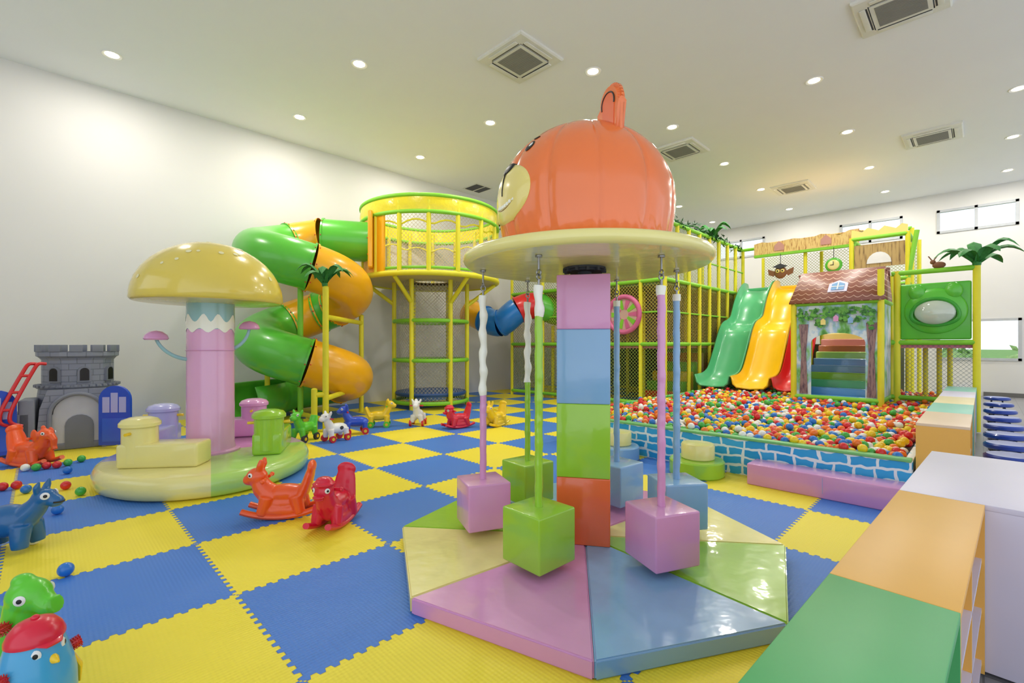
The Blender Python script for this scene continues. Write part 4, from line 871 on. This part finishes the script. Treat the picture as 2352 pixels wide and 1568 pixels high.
def rocker(kind,m_,loc,rz,label,sc=1):
    t=thing('rocking_toy',label,'rocking toy',loc,rz,sc=sc)
    def body(bm):
        ell(bm,(-.02,0,.21),(.20,.105,.075)); ell(bm,(-.01,0,.13),(.185,.11,.085))
        for s in (-1,1):
            sweep(bm,[(.11,s*.08,.20),(.15,s*.098,.045)],[.06,.045],12); sweep(bm,[(-.13,s*.08,.20),(-.17,s*.098,.045)],[.06,.045],12); ell(bm,(0,s*.095,.07),(.17,.03,.05))
        sweep(bm,[(-.17,0,.2),(-.21,0,.30),(-.23,0,.37),(-.24,0,.41)],[.08,.068,.06,.05],14,sx=1.6,sy=.65); ell(bm,(-.245,0,.43),(.035,.095,.06))
        if kind=='rabbit':
            sweep(bm,[(.10,0,.19),(.17,0,.26),(.20,0,.33)],[.10,.085,.07],14); ell(bm,(.215,0,.36),(.09,.078,.078)); ell(bm,(.275,0,.335),(.055,.055,.048))
            for s in (-1,1): sweep(bm,[(.19,s*.03,.41),(.17,s*.045,.47),(.165,s*.05,.52)],[.022,.026,.012],10,sx=1.4)
        elif kind=='duck':
            sweep(bm,[(.10,0,.19),(.16,0,.25),(.18,0,.31)],[.10,.09,.085],14); ell(bm,(.19,0,.34),(.09,.088,.085))
            ell(bm,(.19,0,.405),(.105,.098,.022)); ell(bm,(.185,0,.43),(.072,.072,.032))
        elif kind=='elephant':
            sweep(bm,[(.10,0,.19),(.17,0,.27),(.19,0,.34)],[.10,.09,.08],14); ell(bm,(.20,0,.37),(.09,.08,.08))
            sweep(bm,[(.27,0,.37),(.32,0,.32),(.32,0,.24),(.34,0,.20)],[.045,.036,.03,.028],12)
            for s in (-1,1): ell(bm,(.16,s*.09,.38),(.05,.018,.075))
            ell(bm,(.17,0,.46),(.03,.02,.03))
    blob('body',body,m_,t,.009,4); rails(t,m_)
    if kind=='rabbit': eyes(t,[(.25,.066,.385),(.25,-.066,.385)],.022)
    if kind=='duck':
        eyes(t,[(.25,.064,.36),(.25,-.064,.36)],.022,(2.5,0,0))
        bm=NB(); ell(bm,(.285,0,.315),(.045,.05,.018)); ell(bm,(.28,0,.295),(.035,.04,.014)); obj('beak',bm,m_,t)
    if kind=='elephant': eyes(t,[(.25,.07,.40),(.25,-.07,.40)],.02)
    for s in (-1,1):
        bm=NB(); cyl(bm,(.13,s*.05,.345),(.13,s*.125,.345),.014,seg=12); ell(bm,(.13,s*.13,.345),(.02,.02,.02)); obj('handle',bm,m_,t)
    return t
def camrot(a): return R(a)+CR
def CP(px,py): return G(px,py,0)
rocker('rabbit',p_orange,CP(650,1184),camrot(190),'orange rabbit rocking toy on the mat behind the red duck rocker',.96)
rocker('duck',p_red,CP(768,1204),camrot(262),'crimson duck rocking toy with a flat cap beside the orange rabbit',(.84,.9,.94))
rocker('elephant',p_orange,CP(72,1068),camrot(-8),'orange elephant rocking toy on the mat in front of the castle')
rocker('duck',p_red,CP(1052,982),camrot(215),'small red rocking toy far back in front of the net tower',.9)
rocker('rabbit',p_yellow,CP(1139,978),camrot(235),'small yellow rocking toy farthest right at the back',.9)

def rideon(kind,m_,loc,rz,label,wm,sc=1):
    t=thing('ride_on_toy',label,'ride-on toy',loc,rz,sc=sc)
    def body(bm):
        ell(bm,(-.03,0,.20),(.19,.09,.085)); sweep(bm,[(.08,0,.22),(.14,0,.32),(.15,0,.38)],[.075,.06,.055],14); ell(bm,(.17,0,.40),(.08,.065,.065)); ell(bm,(.235,0,.375),(.05,.05,.042))
        for x in (.12,-.15):
            for s in (-1,1): sweep(bm,[(x,s*.06,.2),(x,s*.085,.07)],[.05,.038],12)
        for s in (-1,1): ell(bm,(.13,s*.065,.45),(.025,.02,.05),rx=-s*.4)
        if kind=='backrest': sweep(bm,[(-.19,0,.22),(-.23,0,.32),(-.24,0,.36)],[.06,.05,.04],12,sx=1.5,sy=.6)
        if kind=='tall': ell(bm,(.16,0,.47),(.04,.03,.03))
    blob('body',body,m_,t,.010,4)
    if wm:
        for x in (.12,-.15):
            for s in (-1,1):
                bm=NB(); cyl(bm,(x,s*.09,.055),(x,s*.13,.055),.055,seg=20); w_=obj('wheel',bm,wm,t); bm=NB(); cyl(bm,(x,s*.129,.055),(x,s*.135,.055),.025,seg=12); obj('hub',bm,p_yellow,w_)
    eyes(t,[(.205,.058,.42),(.205,-.058,.42)],.018)
    bm=NB(); cyl(bm,(.12,-.12,.37),(.12,.12,.37),.013,seg=10); obj('handle',bm,wm or m_,t)
    if kind=='cow':
        for p in ((-.06,.088,.21),(.02,-.09,.2),(-.12,-.08,.22),(.15,-.055,.33)):
            bm=NB(); ell(bm,p,(.035,.012,.03),u=12,v=8); obj('dark_patch',bm,m_dark,t)
    return t
rideon('backrest',p_green,CP(698,1012),camrot(255),'green ride-on animal toy beside the green carousel bench',m_dark)
rideon('cow',p_white,CP(770,1012),camrot(235),'white cow ride-on toy with red wheels',p_redtrue,.95)
rideon('plain',p_blue,CP(815,996),camrot(205),'blue ride-on animal toy right behind the white cow',p_redtrue)
rideon('backrest',p_yellow,CP(873,980),camrot(10),'yellow ride-on toy with green wheels near the slide foot',p_green)
rideon('tall',p_white,CP(960,976),camrot(270),'tall white ride-on animal toy in front of the net tower',p_redtrue)

t=thing('hopper_toy','dark blue inflatable donkey hopper with upright ears at the left edge','hopper toy',CP(38,1262),camrot(12))
def hb(bm):
    ell(bm,(-.05,0,.21),(.17,.115,.115)); sweep(bm,[(.05,0,.23),(.12,0,.30),(.15,0,.35)],[.09,.07,.06],14); ell(bm,(.17,0,.365),(.08,.062,.062)); ell(bm,(.235,0,.335),(.052,.048,.044))
    for x in (.06,-.16):
        for s in (-1,1): sweep(bm,[(x,s*.05,.18),(x+.01,s*.075,.08),(x+.015,s*.08,.03)],[.065,.052,.046],14)
    for s in (-1,1): sweep(bm,[(.15,s*.035,.41),(.155,s*.055,.45),(.17,s*.05,.49)],[.026,.022,.008],10)
    sweep(bm,[(-.21,0,.22),(-.25,0,.18),(-.26,0,.13)],[.02,.014,.012],8)
blob('body',hb,p_dblue,t,.009,4); eyes(t,[(.205,.053,.385),(.205,-.053,.385)],.026)
bm=NB(); sweep(bm,[(.255,-.05,.335),(.28,-.02,.33),(.29,.0,.33),(.28,.02,.33),(.255,.05,.335)],.006,6); obj('muzzle_line',bm,m_black,t)
t=thing('hopper_toy','bright green long snouted bouncer toy behind the blue penguin toy','hopper toy',cw(-2.07,1.98),camrot(-5),sc=.93)
def gb(bm):
    ell(bm,(-.08,0,.16),(.17,.12,.15)); sweep(bm,[(-.02,0,.22),(.02,0,.34),(.03,0,.42)],[.10,.075,.07],16); ell(bm,(.05,0,.45),(.09,.075,.075)); sweep(bm,[(.08,0,.45),(.15,0,.41),(.185,0,.42)],[.055,.042,.040],14); ell(bm,(.02,0,.515),(.045,.04,.03))
    for x in (.04,-.16):
        for s in (-1,1): ell(bm,(x,s*.08,.05),(.06,.045,.05))
blob('body',gb,p_green,t,.008,4); eyes(t,[(.085,.068,.46),(.085,-.068,.46)],.022)
def grip(par,p0,p1,s):
    p0=Vector(p0);p1=Vector(p1); d=(p1-p0).normalized(); x=d.orthogonal().normalized(); y=d.cross(x); bm=NB()
    sweep(bm,[p0,p0.lerp(p1,.6),p1],[.014,.022,.018],10)
    for ring in (.35,.55,.75,.95):
        for k in range(10):
            a=2*PI*k/10+ring*3; c=p0.lerp(p1,ring); cyl(bm,c,c+(x*math.cos(a)+y*math.sin(a))*.030,.004,.002,seg=5)
    obj('grip',bm,p_redtrue,par)
for s in (-1,1): grip(t,(.03,s*.06,.345),(.05,s*.13,.36),s)
for k in range(5):
    bm=NB(); prism(bm,[(-.02,0),(.02,0),(0,.04)],.012,framem((-.03-.04*k,.006,.42-.055*k),(0.7,0,.7),(-.7,0,.7))); obj('back_crest',bm,p_wave_g,t)
t=thing('penguin_toy','sky blue penguin bouncer toy with red cap at the bottom left corner','toy',cw(-1.82,1.80),camrot(-14),sc=(.74,.74,.86))
bm=NB(); lathe(bm,[(0,0),(.09,.005),(.14,.04),(.165,.12),(.162,.22),(.145,.30),(.125,.36),(.11,.41),(.08,.455),(0,.475)],seg=40); obj('body',bm,p_sky,t,sharp=80)
bm=NB(); lathe(bm,[(.118,.405),(.118,.42),(.104,.45),(.078,.478),(.04,.492),(0,.496)],seg=32); sweep(bm,[(.06,0,.412),(.10,0,.408),(.135,0,.396)],[.075,.062,.035],18,sy=.14); cp_=obj('cap',bm,p_red,t,sharp=60)
bm=NB(); ell(bm,(0,0,.497),(.018,.018,.012)); obj('cap_button',bm,p_red,cp_)
eyes(t,[(.10,.060,.37),(.10,-.060,.37)],.024,(2,0,0))
bm=NB(); ell(bm,(.09,0,.17),(.08,.09,.11),u=24); obj('belly',bm,p_yellow,t)
bm=NB(); sweep(bm,[(.10,0,.335),(.14,0,.33),(.165,0,.325)],[.026,.018,.005],12); obj('beak',bm,p_yellow,t)
for s in (-1,1):
    grip(t,(.03,s*.125,.30),(.04,s*.18,.31),s)
    bm=NB(); sweep(bm,[(.02,s*.15,.26),(.03,s*.175,.20),(.03,s*.18,.12)],[.02,.03,.012],12,sx=1.6,sy=.6); obj('wing',bm,p_yellow,t)
    bm=NB(); ell(bm,(.09,s*.09,.02),(.07,.045,.02)); obj('foot',bm,p_yellow,t)

LB=[(58,1085,5,'white ball in the cluster under the orange elephant'),(83,1084,3,'green ball second from left under the orange elephant'),(107,1080,0,'red ball third in the cluster under the elephant'),(131,1078,0,'crimson ball at the right end of the elephant cluster'),(155,1091,4,'blue ball just right of the elephant cluster'),(156,1073,3,'green ball above the blue one near the elephant'),(187,1064,3,'green ball closest to the oval carousel base, farther one'),
(6,1130,0,'red ball cut by the left edge'),(38,1126,0,'red ball second from the left edge above the donkey'),(60,1136,4,'blue ball directly above the donkey ears'),(151,1127,0,'red ball alone on the yellow mat left of the oval base'),(185,1141,3,'green ball on the mat edge by the oval base'),(132,1184,4,'blue ball right of the donkey head'),(78,1253,5,'white ball beside the donkey front legs'),(76,1226,3,'green ball partly behind the donkey'),(151,1326,4,'blue ball alone on the mat below the donkey'),(48,1362,3,'green ball behind the green bouncer head')]
for x,y,k,l in LB:
    o=bpy.data.objects.new('ball',bme[k]); COL.objects.link(o); p=CP(x,y-3); o.location=(p.x,p.y,br); tag(o,l,'ball','loose balls on the mat')
